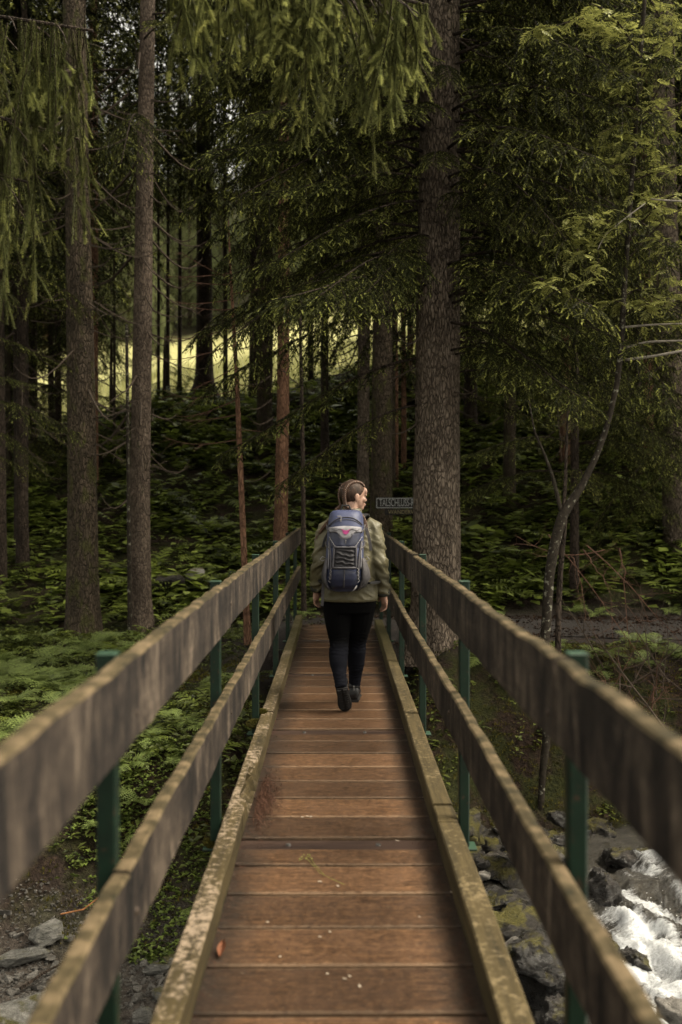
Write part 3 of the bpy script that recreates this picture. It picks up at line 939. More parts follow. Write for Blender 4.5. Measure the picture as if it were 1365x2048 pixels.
def bough(seed, L=2.0, rise=.15, sag=.55, tipup=.15, latL=.55, spacing=.10, shoot_gap=.05, hang=.6, templ=SH_FINE, ssc=1.0, bare=.12, stem_r=.014, sides=5, newp=.35, sub=True):
    """one spruce bough along +X from the origin: stem, hanging laterals, shoots"""
    r = np.random.default_rng(seed)
    mb = MB(); fo = Foliage()
    ph = r.uniform(0, 6)
    def main(t): return np.array([L * t * (1 - .06 * t), .10 * L * .3 * math.sin(t * 2.4 + ph) - .03 * L * math.sin(ph), L * (rise * t - sag * t * t + tipup * t ** 4)])
    ts = np.linspace(0, 1, 12)
    mb.tube([main(t) for t in ts], [stem_r * (1 - .85 * t) + .0015 for t in ts], sides)
    n = int(L * (1 - bare) / spacing)
    for i in range(n + 1):
        t = bare + (1 - bare) * (i + r.uniform(-.3, .3)) / n
        t = min(max(t, .02), .995)
        p0 = main(t); tan = main(min(t + .03, 1.0)) - main(t - .03); tan /= np.linalg.norm(tan)
        sgn = 1 if i % 2 else -1
        side = np.cross(UP, tan); side /= np.linalg.norm(side)
        prof = math.sin(min(1, (t - bare * .6) / .45) * 1.57) * (1 - .62 * max(0, t - .35) / .65)
        ll = latL * max(.12, prof) * r.uniform(.6, 1.2)
        fw = r.uniform(.5, .9)
        d0 = tan * fw + side * sgn * r.uniform(.7, 1.05) + UP * r.uniform(-.1, .12)
        d0 /= np.linalg.norm(d0)
        hg = hang * r.uniform(.5, 1.4)
        def lat(s_): return p0 + d0 * ll * s_ * (1 - .25 * s_ * min(hg, 1)) + np.array([0, 0, -hg * ll * s_ ** 1.8])
        pts = [lat(q) for q in np.linspace(0, 1, 5)]
        mb.tube(pts, [.0045 * stem_r / .014, .004 * stem_r / .014, .003, .002, .001], 3, cap=False)
        m_ = max(2, int(ll / shoot_gap))
        for j in range(m_ + 1):
            s_ = (j + r.uniform(.1, .9)) / (m_ + 1)
            p = lat(s_); dt = lat(min(s_ + .05, 1)) - lat(s_ - .05); dt /= np.linalg.norm(dt)
            # axial needles
            fo.add(p, dt + r.normal(0, .06, 3), UP + r.normal(0, .3, 3), ssc * r.uniform(.8, 1.1), r.uniform(0, .35))
            if sub:
                for sg in (-1, 1):
                    if r.random() < .2: continue
                    sd_ = np.cross(UP, dt); sd_ /= max(np.linalg.norm(sd_), 1e-5)
                    dd = dt * r.uniform(.5, .9) + sd_ * sg * r.uniform(.5, 1) + np.array([0, 0, -r.uniform(.0, .7) * (.3 + hang)])
                    ln = r.uniform(.7, 1.25) * ssc
                    dd /= np.linalg.norm(dd)
                    new = r.random() < newp
                    fo.add(p, dd, UP + r.normal(0, .35, 3), ln, r.uniform(.15, .5))
                    L_s = np.abs(templ[0][:, 0]).max() * ln * .8
                    fo.add(p + dd * L_s, dd + np.array([0, 0, -.25 * hang]), UP + r.normal(0, .35, 3), ln * (.8 if new else .9), r.uniform(.5, 1) if new else r.uniform(.2, .55))
        # lateral tip
        new = r.random() < newp * 1.6
        fo.add(lat(1), lat(1) - lat(.9), UP, ssc, r.uniform(.8, 1) if new else .4)
    fo.add(main(1), main(1) - main(.95), UP, ssc * 1.1, .9)
    V, F, T = fo.bake(templ, r)
    sv, sf = mb_tris(mb)
    return join_np([(sv, sf, 0.0, 1), (V, F, T, 0)])

def bough_mesh(name, mats, **kw):
    V, F, T, Mi = bough(**kw)
    me = np_mesh(name, V, F, T, Mi)
    for q in mats: me.materials.append(q)
    return me

BOUGHS = [bough_mesh('bough', (MAT['needle'], MAT['bark_dark']), seed=900 + k, L=2.1, rise=[.10, .22, .0, .15, .05, .28][k], sag=[.50, .62, .42, .75, .55, .6][k], tipup=.16, latL=[.62, .7, .6, .75, .65, .7][k], spacing=.070, shoot_gap=.042, hang=[.45, .6, .35, .75, .5, .4][k], newp=[.5, .42, .55, .4, .48, .52][k]) for k in range(6)]

def crown(seed, z0, z1, rmax, per=5, step=.5, templ=SH_COARSE, top=True, hang=.8, dens=1.0, gap=.17, spacing=.26):
    """a whole joined crown between two heights"""
    r = np.random.default_rng(seed)
    var = [bough(seed=seed * 10 + k, L=2.0, rise=.12 + .1 * (k % 2), sag=.45 + .1 * (k % 3), tipup=.12, latL=.75, spacing=spacing, shoot_gap=gap, hang=hang, templ=templ, ssc=1.0, stem_r=.022, sides=3, bare=.18, newp=.25, sub=True) for k in range(5)]
    parts = []
    z = z0
    while z < z1:
        f = (z - z0) / (z1 - z0)
        rad = rmax * min(1.0, .55 + 2.2 * f) * (1 - f) ** .75 + .25
        n = per if r.random() < .5 else per - 1
        a0 = r.uniform(0, 6.28)
        for k in range(n):
            if r.random() > dens: continue
            V, F, T, Mi = var[r.integers(0, 5)]
            a = a0 + 6.283 * k / n + r.normal(0, .25); sc = rad / 2.0 * r.uniform(.7, 1.2)
            ca, sa = math.cos(a), math.sin(a)
            tilt = .25 * f - .1
            v = V * sc; x = v[:, 0] * math.cos(tilt) - v[:, 2] * math.sin(tilt); zz = v[:, 0] * math.sin(tilt) + v[:, 2] * math.cos(tilt)
            v = np.stack([x * ca - v[:, 1] * sa, x * sa + v[:, 1] * ca, zz + z + r.normal(0, .12)], 1)
            parts.append((v, F, T, Mi))
        z += step * r.uniform(.7, 1.3) * (1 - .35 * f)
    V, F, T, Mi = join_np(parts)
    me = np_mesh('crown', V, F, T, Mi)
    return me
def with_mats(me, *mats):
    me.materials.clear()
    for q in mats: me.materials.append(q)
    return me
CR_LOW = [with_mats(crown(31 + k, 3.4, 22.0, 2.7 + .3 * k, 4, .62), MAT['needle'], MAT['bark_dark']) for k in range(2)]
CR_HIGH = [with_mats(crown(41 + k, 8.0, 23.0, 2.6, 4, .62), MAT['needle'], MAT['bark_dark']) for k in range(2)]
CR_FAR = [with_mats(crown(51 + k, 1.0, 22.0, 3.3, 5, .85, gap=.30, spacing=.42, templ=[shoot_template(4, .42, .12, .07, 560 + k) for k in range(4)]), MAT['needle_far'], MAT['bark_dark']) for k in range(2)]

# dead snag branches on the lower trunk
def dead_branch(r, L, rad, sag, mb, base, ang, subs=5, up=.0):
    d = np.array([math.cos(ang), math.sin(ang), 0]); side = np.array([-d[1], d[0], 0])
    ph = r.uniform(-1, 1)
    def f(t): return base + d * L * t * (1 - .1 * t) + side * ph * .12 * L * t * t + UP * (up * L * t - sag * L * math.sin(t * 2.2) + .30 * sag * L * t ** 4)
    mb.tube([f(t) for t in np.linspace(0, 1, 8)], [rad * (1 - .85 * t) + .0012 for t in np.linspace(0, 1, 8)], 4, cap=False)
    for k in range(subs):
        t = r.uniform(.25, .98); p = f(t); tn = f(min(1, t + .05)) - f(t - .05); tn /= np.linalg.norm(tn)
        sd_ = side * (1 if k % 2 else -1)
        dd = tn * .7 + sd_ * r.uniform(.4, .9) + UP * r.uniform(-.4, .15); ln = L * r.uniform(.15, .42) * (1.1 - t * .5)
        q = [p + dd * ln * s_ + UP * (-.22 * ln * s_ * s_) for s_ in (0, .4, .75, 1)]
        mb.tube(q, [rad * .38, rad * .28, rad * .18, .0008], 3, cap=False)
    return f
def dead_crown(seed, z0, z1, n, L0, L1, r_at=.16, radius=.012):
    r = np.random.default_rng(seed); mb = MB()
    for k in range(n):
        z = r.uniform(z0, z1); a = r.uniform(0, 6.283)
        base = np.array([math.cos(a) * r_at, math.sin(a) * r_at, z])
        dead_branch(r, r.uniform(L0, L1) * (.6 + .4 * (z - z0) / (z1 - z0)), radius * r.uniform(.6, 1.2), r.uniform(.15, .5), mb, base, a, int(r.integers(2, 7)), r.uniform(-.1, .25))
    me = mb.mesh('dead_branches'); me.materials.append(MAT['twig']); return me
DEAD = [dead_crown(61, 1.6, 8.0, 46, .5, 1.7, .16, .015), dead_crown(62, 2.2, 8.5, 40, .6, 1.9, .16, .016), dead_crown(63, 1.0, 6.0, 30, .3, 1.0)]

# ------------------------------------------------------------------ trunks
def trunk_mesh(pts, rad, sides=20, seed=0, rough=.03, flare=0.0, mat=None, name='trunk', dense=8):
    """tapered, slightly knobbly trunk through local points"""
    r = np.random.default_rng(seed)
    P = [np.array(p, float) for p in pts]
    C = []; Rr = []
    for i in range(len(P) - 1):
        for k in range(dense):
            t = k / dense; C.append(P[i] * (1 - t) + P[i + 1] * t); Rr.append(rad[i] * (1 - t) + rad[i + 1] * t)
    C.append(P[-1]); Rr.append(rad[-1])
    C = np.array(C); Rr = np.array(Rr)
    for it in range(2): C[1:-1] = (C[:-2] + 2 * C[1:-1] + C[2:]) / 4
    V = []
    for i, (c, q) in enumerate(zip(C, Rr)):
        hgt = c[2] - C[0][2]
        fl = 1 + flare * math.exp(-hgt / .35)
        for k in range(sides):
            a = 6.28318 * k / sides
            lob = 1 + (flare * .5 * math.exp(-hgt / .3)) * math.sin(a * 5 + seed)
            nn = 1 + rough * 2 * float(fbm(math.cos(a) * 3 + seed * 3.1, c[2] * 2.5 + math.sin(a) * 3, 3, 15))
            rr = q * fl * lob * nn
            V.append((c[0] + math.cos(a) * rr, c[1] + math.sin(a) * rr, c[2]))
    n = len(C); F = []
    for i in range(n - 1):
        for k in range(sides):
            k2 = (k + 1) % sides
            F.append((i * sides + k, i * sides + k2, (i + 1) * sides + k2, (i + 1) * sides + k))
    me = np_mesh(name, np.array(V), np.array(F), smooth=True)
    if mat: me.materials.append(mat)
    return me

def pixel_tree(name, label, cat, Y, rows, mat, ztop=None, seed=0, flare=.25, sides=18, group=None, rough=.03, top_r=.02, sink=.15, sway=0.0):
    """trunk seen at photo pixels rows = [(px, py, width_px), ...] from base upwards, standing at depth Y"""
    b = at(rows[0][0], rows[0][1], Y)
    zg = h(b.x, b.y) - sink
    e = empty(name, (b.x, b.y, zg), label, cat, group)
    pts = [(0, 0, 0)]; rad = [rows[0][2] * Y / FPX / 2]
    for px, py, w in rows[(0 if b.z > zg + .3 else 1):]:
        q = at(px, py, Y)
        pts.append((q.x - b.x, 0, q.z - zg)); rad.append(w * Y / FPX / 2)
    if ztop:
        l, k = pts[-1], pts[-2]
        dx = (l[0] - k[0]) / max(.1, l[2] - k[2]) * .5
        pts.append((l[0] + dx * (ztop - l[2]), 0, ztop)); rad.append(top_r)
    t = new_obj('trunk', trunk_mesh(pts, rad, sides, seed, rough, flare, mat), e)
    return e, pts, rad
def add_crown(e, me, z=0, s=1.0, rz=0.0, name='crown', dx=0, dy=0):
    o = new_obj(name, me, e); o.location = (dx, dy, z); o.scale = (s, s, s); o.rotation_euler = (0, 0, rz); return o

# the named trunks
big, bpts, brad = pixel_tree('spruce_tree', 'thick brown spruce trunk with scaly bark close behind the right railing', 'tree', 10.6,
    [(873, 1345, 106), (873, 1200, 96), (874, 1000, 92), (876, 700, 88), (878, 400, 82), (880, 100, 76), (882, -100, 72)], MAT['bark_big'], 22, 3, .38, 48, rough=.045)
add_crown(big, CR_HIGH[0], 4.5, .8, .4)
add_crown(big, DEAD[0], 1.2, .8, .2, 'dead_branches')
lt, *_ = pixel_tree('spruce_tree', 'thick mossy spruce trunk, lit brown on its left side, left of the slender grey one', 'tree', 13.1,
    [(168, 1290, 72), (166, 1200, 64), (166, 1000, 58), (163, 700, 54), (158, 400, 48), (152, 0, 44)], MAT['bark_moss'], 22, 5, .2, 24)
add_crown(lt, CR_HIGH[1], 4.5, .8, 2.0); add_crown(lt, DEAD[1], .6, .9, 2.2, 'dead_branches')
gt, *_ = pixel_tree('spruce_tree', 'slender grey-brown spruce trunk with knots and mossy upper bark, fourth of the way across', 'tree', 13.4,
    [(283, 1280, 50), (281, 1200, 43), (280, 1000, 41), (286, 700, 38), (291, 400, 34), (297, 100, 30), (300, -60, 28)], MAT['bark_grey'], 20, 7, .2, 24)
gt['label'] = 'slender grey-brown spruce trunk dotted with knots, right of the thick mossy trunk'
add_crown(gt, CR_HIGH[0], 4.6, .75, 4.0); add_crown(gt, DEAD[0], .3, .95, 1.0, 'dead_branches')
t_, *_ = pixel_tree('spruce_tree', 'slim red-brown trunk just right of and behind the thick mossy trunk', 'tree', 18.5,
    [(187, 900, 22), (188, 700, 20), (190, 400, 19), (190, 0, 17)], MAT['bark_red'], 20, 8, .1, 14)
add_crown(t_, CR_HIGH[1], 1.0, .95, 1.1); add_crown(t_, DEAD[1], 0, .8, .6, 'dead_branches')
t_, *_ = pixel_tree('spruce_tree', 'dark straight trunk at the far left edge of the forest, nearest the ferns', 'tree', 15.5,
    [(47, 1240, 27), (45, 1000, 25), (48, 700, 23), (50, 300, 20)], MAT['bark_dark'], 20, 9, .1, 14)
add_crown(t_, CR_LOW[0], 2.0, .9, 5.1); add_crown(t_, DEAD[1], 0, .85, 3.0, 'dead_branches')
t_, *_ = pixel_tree('spruce_tree', 'dark trunk cut by the left picture edge, behind the tall fern', 'tree', 15.0,
    [(3, 1215, 24), (2, 900, 22), (0, 500, 20)], MAT['bark_dark'], 20, 10, .1, 14)
add_crown(t_, CR_LOW[1], 2.0, .9, 2.1)
t_, *_ = pixel_tree('sapling', 'thin lichen-spotted pole of a young dead tree touching the slender grey trunk', 'tree', 13.0,
    [(260, 1280, 9), (258, 1000, 8), (255, 650, 6)], MAT['bark_lichen'], None, 11, .05, 8, sink=.1)
t_, *_ = ridge_a, *_ = pixel_tree('spruce_tree', 'dark spruce silhouette rising from a mound on the ridge before the bright meadow', 'tree', 24.0,
    [(408, 800, 46), (410, 760, 34), (410, 500, 30), (408, 200, 26)], MAT['bark_dark'], 22, 12, .5, 16)
add_crown(t_, CR_HIGH[0], .4, 1.0, 2.7); add_crown(t_, DEAD[0], .5, 1.0, 2.7, 'dead_branches')
t_, *_ = ridge_b, *_ = pixel_tree('spruce_tree', 'dark straight spruce silhouette on the ridge just right of the dead sapling', 'tree', 23.6,
    [(512, 800, 28), (512, 600, 23), (512, 300, 20)], MAT['bark_dark'], 21, 13, .3, 14)
add_crown(t_, CR_HIGH[1], .2, .95, .7); add_crown(t_, DEAD[1], .5, 1.0, 1.7, 'dead_branches')
t_, *_ = pixel_tree('spruce_tree', 'thin dark trunk on the ridge, close right of the straight silhouette', 'tree', 24.2,
    [(536, 785, 12), (536, 500, 10)], MAT['bark_dark'], 16, 14, .2, 10)
add_crown(t_, CR_LOW[0], 2.6, .7, 1.7)
for px, lab in ((336, 'thin dark stem on the ridge, left one of two against the bright meadow'), (360, 'thin dark stem on the ridge, right one of two against the bright meadow')):
    t_, *_ = pixel_tree('spruce_tree', lab, 'tree', 24.5, [(px, 850, 10), (px + 1, 650, 8), (px + 2, 450, 6)], MAT['bark_dark'], 14, px, .2, 8)
    add_crown(t_, CR_LOW[px % 2], 3.0, .6, px)
t_, *_ = pixel_tree('spruce_tree', 'reddish-brown trunk with a pale lichen patch behind the end of the left railing', 'tree', 15.6,
    [(560, 1130, 30), (563, 1000, 27), (567, 800, 25), (568, 500, 22)], MAT['bark_red'], 20, 15, .1, 16)
add_crown(t_, CR_LOW[0], 3.4, .8, 3.3); add_crown(t_, DEAD[2], 0, .9, 3.0, 'dead_branches')
t_, *_ = pixel_tree('sapling', 'thin dark stem standing beside the far end of the bridge', 'tree', 13.4,
    [(608, 1245, 11), (607, 1000, 9), (605, 850, 8), (600, 600, 5)], MAT['bark_dark'], None, 16, .1, 8, sink=.1)
t_, *_ = pixel_tree('spruce_tree', 'pale brown trunk directly above the hiker, seen between drooping boughs', 'tree', 17.0,
    [(726, 1090, 26), (727, 900, 24), (729, 500, 25), (732, 150, 24)], MAT['bark_big'], 21, 17, .1, 18)
add_crown(t_, CR_HIGH[1], 1.0, 1.0, 3.0); add_crown(t_, DEAD[1], 0, 1.0, 5.0, 'dead_branches')
t_, *_ = pixel_tree('spruce_tree', 'dark trunk overgrown with mossy sprigs between the pale trunk and the sign', 'tree', 15.8,
    [(763, 1110, 48), (763, 950, 44), (765, 700, 40), (768, 400, 34)], MAT['bark_moss'], 20, 18, .1, 16)
add_crown(t_, CR_LOW[1], 3.2, .9, 1.3)
for px, w, Y, lab in ((792, 11, 17.5, 'slim reddish trunk left of its twin, behind the signpost'), (808, 11, 18.2, 'slim reddish trunk right of its twin, behind the signpost')):
    t_, *_ = pixel_tree('spruce_tree', lab, 'tree', Y, [(px, 1080, w), (px, 800, w), (px - 2, 500, w * .8)], MAT['bark_red'], 17, px, .1, 10)
    add_crown(t_, CR_LOW[px % 2], 3.6, .7, px)
rt, *_ = pixel_tree('spruce_tree', 'thick pale brown trunk at the right edge behind the rowan leaves', 'tree', 15.5,
    [(1365, 1180, 66), (1352, 900, 58), (1338, 700, 54), (1328, 450, 50), (1322, 150, 46), (1322, -60, 42)], MAT['bark_big'], 22, 20, .2, 24)
add_crown(rt, CR_HIGH[0], 4.2, .8, 5.6); add_crown(rt, DEAD[0], 0, .9, 4.0, 'dead_branches')
t_, *_ = pixel_tree('spruce_tree', 'thin reddish trunk just left of the thick right-edge trunk', 'tree', 18.0,
    [(1298, 900, 22), (1296, 700, 20), (1290, 500, 18)], MAT['bark_red'], 18, 22, .1, 12)
add_crown(t_, CR_LOW[0], 3.0, .8, .9)
stump = empty('tree_stump', at(1275, 700, 22), 'dark broken stump on the ridge at the right, left of the edge trunk', 'stump')
p_ = stump.location; stump.location = (p_.x, p_.y, h(p_.x, p_.y) - .1)
new_obj('stump_wood', trunk_mesh([(0, 0, 0), (0, 0, .5), (.05, 0, 1.0), (.1, 0, 1.25)], [.55, .42, .36, .2], 16, 3, .08, .4, MAT['bark_dark']), stump)

# further forest: many alike trunks deeper in the wood and on the ridge
unit_trunk = [trunk_mesh([(0, 0, 0), (.05, .03, 5), (-.04, .05, 12), (0, 0, 22)], [.2, .165, .11, .02], 12, 70 + k, .03, .25, None) for k in range(3)]
for k, mt in enumerate(('bark_dark', 'bark_red', 'bark_moss')): unit_trunk[k].materials.append(MAT[mt])
def forest_tree(x, y, H_, d, ck, label, group, rz, crown_me=None, dead=True):
    e = empty('spruce_tree', (x, y, h(x, y) - .15), label, 'tree', group)
    t = new_obj('trunk', unit_trunk[ck % 3], e); t.scale = (d / .4, d / .4, H_ / 22); t.rotation_euler = (0, 0, rz)
    if crown_me is not None: add_crown(e, crown_me, 0, H_ / 22, rz)
    if dead: add_crown(e, DEAD[ck % 3], .2, .9, rz * 1.7, 'dead_branches')
    return e
taken = [(-5.6, 24), (-3.2, 24), (-1.9, 24), (-1.6, 24)]
rr = random.Random(9)
spots = []
tries = 0
while len(spots) < 30 and tries < 4000:
    tries += 1
    x = rr.uniform(-15, 15); y = rr.uniform(15.5, 26.5)
    if any((x - a) ** 2 + (y - b) ** 2 < 1.9 for a, b in spots): continue
    px = 675 + x * FPX / y
    if 60 < px < 700 and y > 15 and rr.random() < .97: continue       # the open view to the meadow on the left
    if 640 < px < 760 and y < 20: continue
    spots.append((x, y))
for i, (x, y) in enumerate(spots):
    forest_tree(x, y, rr.uniform(17, 23), rr.uniform(.14, .34), i, 'dark spruce standing among many alike deeper in the forest', 'spruces deeper in the forest', rr.uniform(0, 6.28), ((CR_HIGH + CR_HIGH) if x < -1 else (CR_LOW + CR_HIGH))[i % 4])
# wings of the wood outside the frame and behind the stream on both sides, and the near bank
for i, (x, y) in enumerate([(-11, 13), (-8.2, 15), (8.5, 13.8), (10.5, 11.6), (12, 15), (9, 17), (-14, 8), (-12, 0), (11, -7), (-10, -8)]):
    forest_tree(x, y, rr.uniform(18, 23), rr.uniform(.25, .4), i, 'low spruce outside the frame, added to shade the right bank', 'spruces round the clearing', rr.uniform(0, 6.28), (CR_LOW + CR_HIGH)[i % 4])
for i, (x, y) in enumerate([(4.75, 9.6), (5.7, 9.1), (6.8, 9.7)]):  # low unseen spruces, added and sized to shade the right bank
    forest_tree(x, y, (6.5, 9, 10.5)[i], .16, i, 'low spruce outside the frame, added to shade the right bank', 'spruces round the clearing', 1.0 + i, CR_LOW[i % 2])
for i, (x, y) in enumerate([(2.6, 19.5), (4.2, 18.2), (5.6, 20), (3.6, 22), (7.2, 21), (1.9, 17.2)]):
    forest_tree(x, y, 20 + i % 3, .26, i, 'dark spruce standing among many alike deeper in the forest', 'spruces deeper in the forest', .7 * i, CR_LOW[i % 2])
for i, (px, Y, w) in enumerate([(318, 23.2, 7), (452, 23.8, 10), (622, 23.6, 12), (20, 19, 9), (30, 22, 12), (230, 19.5, 6), (985, 23.5, 9), (1030, 24, 11), (1060, 23, 8)]):
    q = at(px, 900, Y)
    forest_tree(q.x, Y, 13 + i % 5, w * Y / FPX, (0, 2)[i % 2], 'thin dark pole tree among many at the forest edge before the meadow', 'thin trees at the forest edge', i * 1.3, CR_HIGH[i % 2], dead=i % 3 == 0)
k = 0
for i in range(18):
    y = rr.uniform(60, 84); x = rr.uniform(-.42, .30) * y; hh = rr.uniform(2.5, 8)
    e = empty('spruce_tree', (x, y, h(x, y) - .2), 'small pale spruce standing out in the meadow before the far row', 'tree', 'small spruces in the meadow')
    add_crown(e, CR_FAR[i % 2], 0, hh / 22, rr.uniform(0, 6.28)); t = new_obj('trunk', unit_trunk[0], e); t.scale = (.5, .5, hh / 22)
for i, (px, Y, hh) in enumerate([(15, 22.5, 13), (62, 23.5, 11), (105, 22.8, 12), (150, 23.6, 12), (-30, 21, 12), (185, 23.9, 10)]):
    x = at(px, 900, Y).x
    forest_tree(x, Y, hh, .16, i, 'dark spruce with low boughs among several closing the far left of the forest edge', 'low-boughed spruces at the far left', i * 1.1, CR_LOW[i % 2], dead=False)
# beyond the meadow
for row, (yy, n) in enumerate(((86, 17), (94, 18), (104, 20), (118, 22), (140, 24), (170, 26))):
    for i in range(n):
        x = (i - n / 2 + .5) * (yy * .95 / n) * 1.25 + rr.uniform(-2, 2); y = yy + rr.uniform(-4, 4)
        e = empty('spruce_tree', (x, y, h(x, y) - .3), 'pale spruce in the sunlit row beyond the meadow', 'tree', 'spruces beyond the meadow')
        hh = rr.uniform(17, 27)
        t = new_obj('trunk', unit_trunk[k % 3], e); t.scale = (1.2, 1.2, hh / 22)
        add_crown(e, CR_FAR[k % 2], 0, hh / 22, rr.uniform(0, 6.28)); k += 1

# ------------------------------------------------------------------ drooping boughs of the big spruce and its neighbours
def hang_boughs(e, spec, seed, mesh_set=BOUGHS, tilt=0.0):
    """spec: (height, azimuth deg (0 = +X, -90 = towards camera), length scale, radius at trunk)"""
    r = random.Random(seed)
    for (z, az, sc, rad) in spec:
        o = new_obj('bough', mesh_set[r.randrange(len(mesh_set))], e)
        a = R(az)
        o.location = (math.cos(a) * rad, math.sin(a) * rad, z)
        o.rotation_euler = (r.uniform(-.12, .12), tilt + r.uniform(-.08, .10), a)
        o.scale = (sc, sc * r.uniform(.85, 1.15), sc)
rb = random.Random(21)
spec = []
z = 3.3
while z < 9.5:
    for k in range(5):
        az = rb.choice([rb.uniform(-215, -150), rb.uniform(-150, -95), rb.uniform(-85, -30), rb.uniform(-30, 40), rb.uniform(40, 140)])
        if -110 < az < -70 and z < 6.5: continue
        f = (z - 3.3) / 6.2
        if z < 4.0 and az < -100: continue
        spec.append((z + rb.uniform(-.2, .2), az, rb.uniform(.75, 1.15) * (1.0 + .12 * f), .17))
    z += .36
hang_boughs(big, spec, 5)
hang_boughs(big, [(3.25, 188, 1.12, .2), (2.75, 196, .85, .2)], 16, tilt=.22)
hang_boughs(big, [(4.5, -120, .6, .2), (4.9, -75, .5, .2), (5.3, -100, .55, .2), (4.2, -60, .6, .2), (5.7, -115, .7, .2), (6.2, -90, .6, .2), (4.0, -135, .7, .2), (4.7, -40, .8, .2)], 17, tilt=.15)
hang_boughs(big, [(3.6, -12, 1.0, .2), (4.0, -35, 1.15, .2), (4.6, -22, 1.2, .2), (5.4, -30, 1.25, .2), (6.0, -15, 1.3, .2), (6.6, -45, 1.2, .2), (7.2, -25, 1.3, .2), (7.6, 160, 1.2, .2), (6.9, 205, 1.25, .2), (6.2, 190, 1.2, .2), (5.6, 170, 1.2, .2)], 18, tilt=.1)
rq = random.Random(77)
hang_boughs(big, [(4.1 + .26 * i, rq.uniform(-172, -118), rq.uniform(.85, 1.25), .2) for i in range(12)], 19, tilt=.12)
hang_boughs(big, [(3.3 + .30 * i, rq.uniform(-68, -12), rq.uniform(.85, 1.25), .2) for i in range(14)], 20, tilt=.12)
# long low arms on the left, over the railing and the hiker, and on the right
hang_boughs(big, [(3.75, 186, 1.1, .2), (4.2, 178, 1.18, .2), (3.5, -8, .9, .2), (3.1, 8, .8, .2), (3.9, -28, 1.1, .2), (4.3, -15, 1.25, .2), (4.8, -40, 1.15, .2), (2.85, 25, .6, .2), (5.2, -150, 1.2, .2), (5.0, -55, 1.1, .2), (5.8, -50, 1.2, .2), (6.4, -35, 1.25, .2)], 6)
hang_boughs(rt, [(4.2 + .5 * i, rb.uniform(150, 240), rb.uniform(.7, 1.1), .2) for i in range(10)], 7)
hang_boughs(rt, [(2.1, 215, .9, .2), (2.5, 240, .85, .2), (1.9, 190, .8, .2), (2.9, 228, 1.0, .2), (2.4, 175, .95, .2), (1.7, 240, .6, .2)], 8)
# a young spruce on the right fills the middle ground
ys, *_ = pixel_tree('spruce_tree', 'bushy young spruce between the thick brown trunk and the right edge', 'tree', 13.9, [(1150, 1190, 20), (1150, 700, 15), (1150, 200, 8)], MAT['bark_dark'], 8.5, 31, .1, 10)
yz = 1.9; yspec = []
while yz < 8.2:
    for k in range(4): yspec.append((yz, rb.uniform(0, 360), rb.uniform(.55, .85) * (1.05 - .08 * (yz - 2)), .06))
    yz += .42
hang_boughs(ys, yspec, 9)
yl, *_ = pixel_tree('spruce_tree', 'small spruce with low green boughs at the left edge above the ferns', 'tree', 12.4, [(-55, 1255, 20), (-50, 800, 14), (-45, 500, 8)], MAT['bark_dark'], 7.5, 32, .1, 10)
hang_boughs(yl, [(2.5 + .3 * i, rb.uniform(-100, 60), rb.uniform(.35, .75), .05) for i in range(14)], 10)
ym, *_ = pixel_tree('spruce_tree', 'dark young spruce in the shade between the ridge and the pale trunk', 'tree', 18.5, [(650, 960, 18), (650, 600, 14), (650, 200, 8)], MAT['bark_dark'], 11, 33, .1, 10)
yspec = [(5.6 + .26 * i, rb.uniform(0, 360), rb.uniform(.6, 1.0), .06) for i in range(20)]
hang_boughs(ym, yspec, 11)

# ------------------------------------------------------------------ hanging spruce curtains close overhead
def hanging_twig(seed, L, nd=2.6):
    r = np.random.default_rng(seed); mb = MB()
    ph = r.uniform(0, 6, 2)
    def f(t): return np.array([.05 * math.sin(t * 3 + ph[0]) * L, .05 * math.sin(t * 2.4 + ph[1]) * L, -L * t])
    mb.tube([f(t) for t in np.linspace(0, 1, 9)], [.0035 * (1 - .7 * t) for t in np.linspace(0, 1, 9)], 4, cap=False)
    sv, sf = mb_tris(mb); V = []; T = []
    def needles(f, Ln, t0, new):
        n = int(Ln * 1500)
        for i in range(n):
            t = (i + r.random()) / n; p = f(t); tn = f(min(1, t + .02)) - f(max(0, t - .02)); tn /= np.linalg.norm(tn)
            a = r.uniform(0, 6.283); o1 = np.cross(tn, [1, .3, 0]); o1 /= np.linalg.norm(o1); o2 = np.cross(tn, o1)
            rad = o1 * math.cos(a) + o2 * math.sin(a)
            d = tn * r.uniform(.4, .8) + rad; d /= np.linalg.norm(d)
            ln = r.uniform(.013, .021); w = np.cross(d, tn); w /= np.linalg.norm(w)
            V.extend([p - w * .0016, p + w * .0016, p + d * ln])
            tt = r.uniform(.1, .45) if t < t0 else (r.uniform(.75, 1) if new else r.uniform(.3, .6))
            T.extend([tt] * 3)
    needles(f, L, 1 - .10 / L * 1.0, r.random() < .75)
    for k in range(int(L * 5)):
        t0 = r.uniform(.1, .9); p0 = f(t0); a = r.uniform(0, 6.28); ln = r.uniform(.10, .28)
        dv = np.array([math.cos(a) * .45, math.sin(a) * .45, -.85])
        g = lambda t, p0=p0, dv=dv, ln=ln: p0 + dv * ln * t + np.array([0, 0, -.25 * ln * t * t])
        needles(g, ln, .55, r.random() < .55)
    V = np.array(V)
    A = join_np([(sv, sf, 0.0, 1), (V, np.arange(len(V)).reshape(-1, 3), np.array(T), 0)])
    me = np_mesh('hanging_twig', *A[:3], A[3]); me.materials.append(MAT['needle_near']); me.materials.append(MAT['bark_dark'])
    return me
TW = [hanging_twig(800 + k, L) for k, L in enumerate((.35, .5, .65, .8, .95))]
LIMB_X, LIMB_Y = -4.6, 6.2
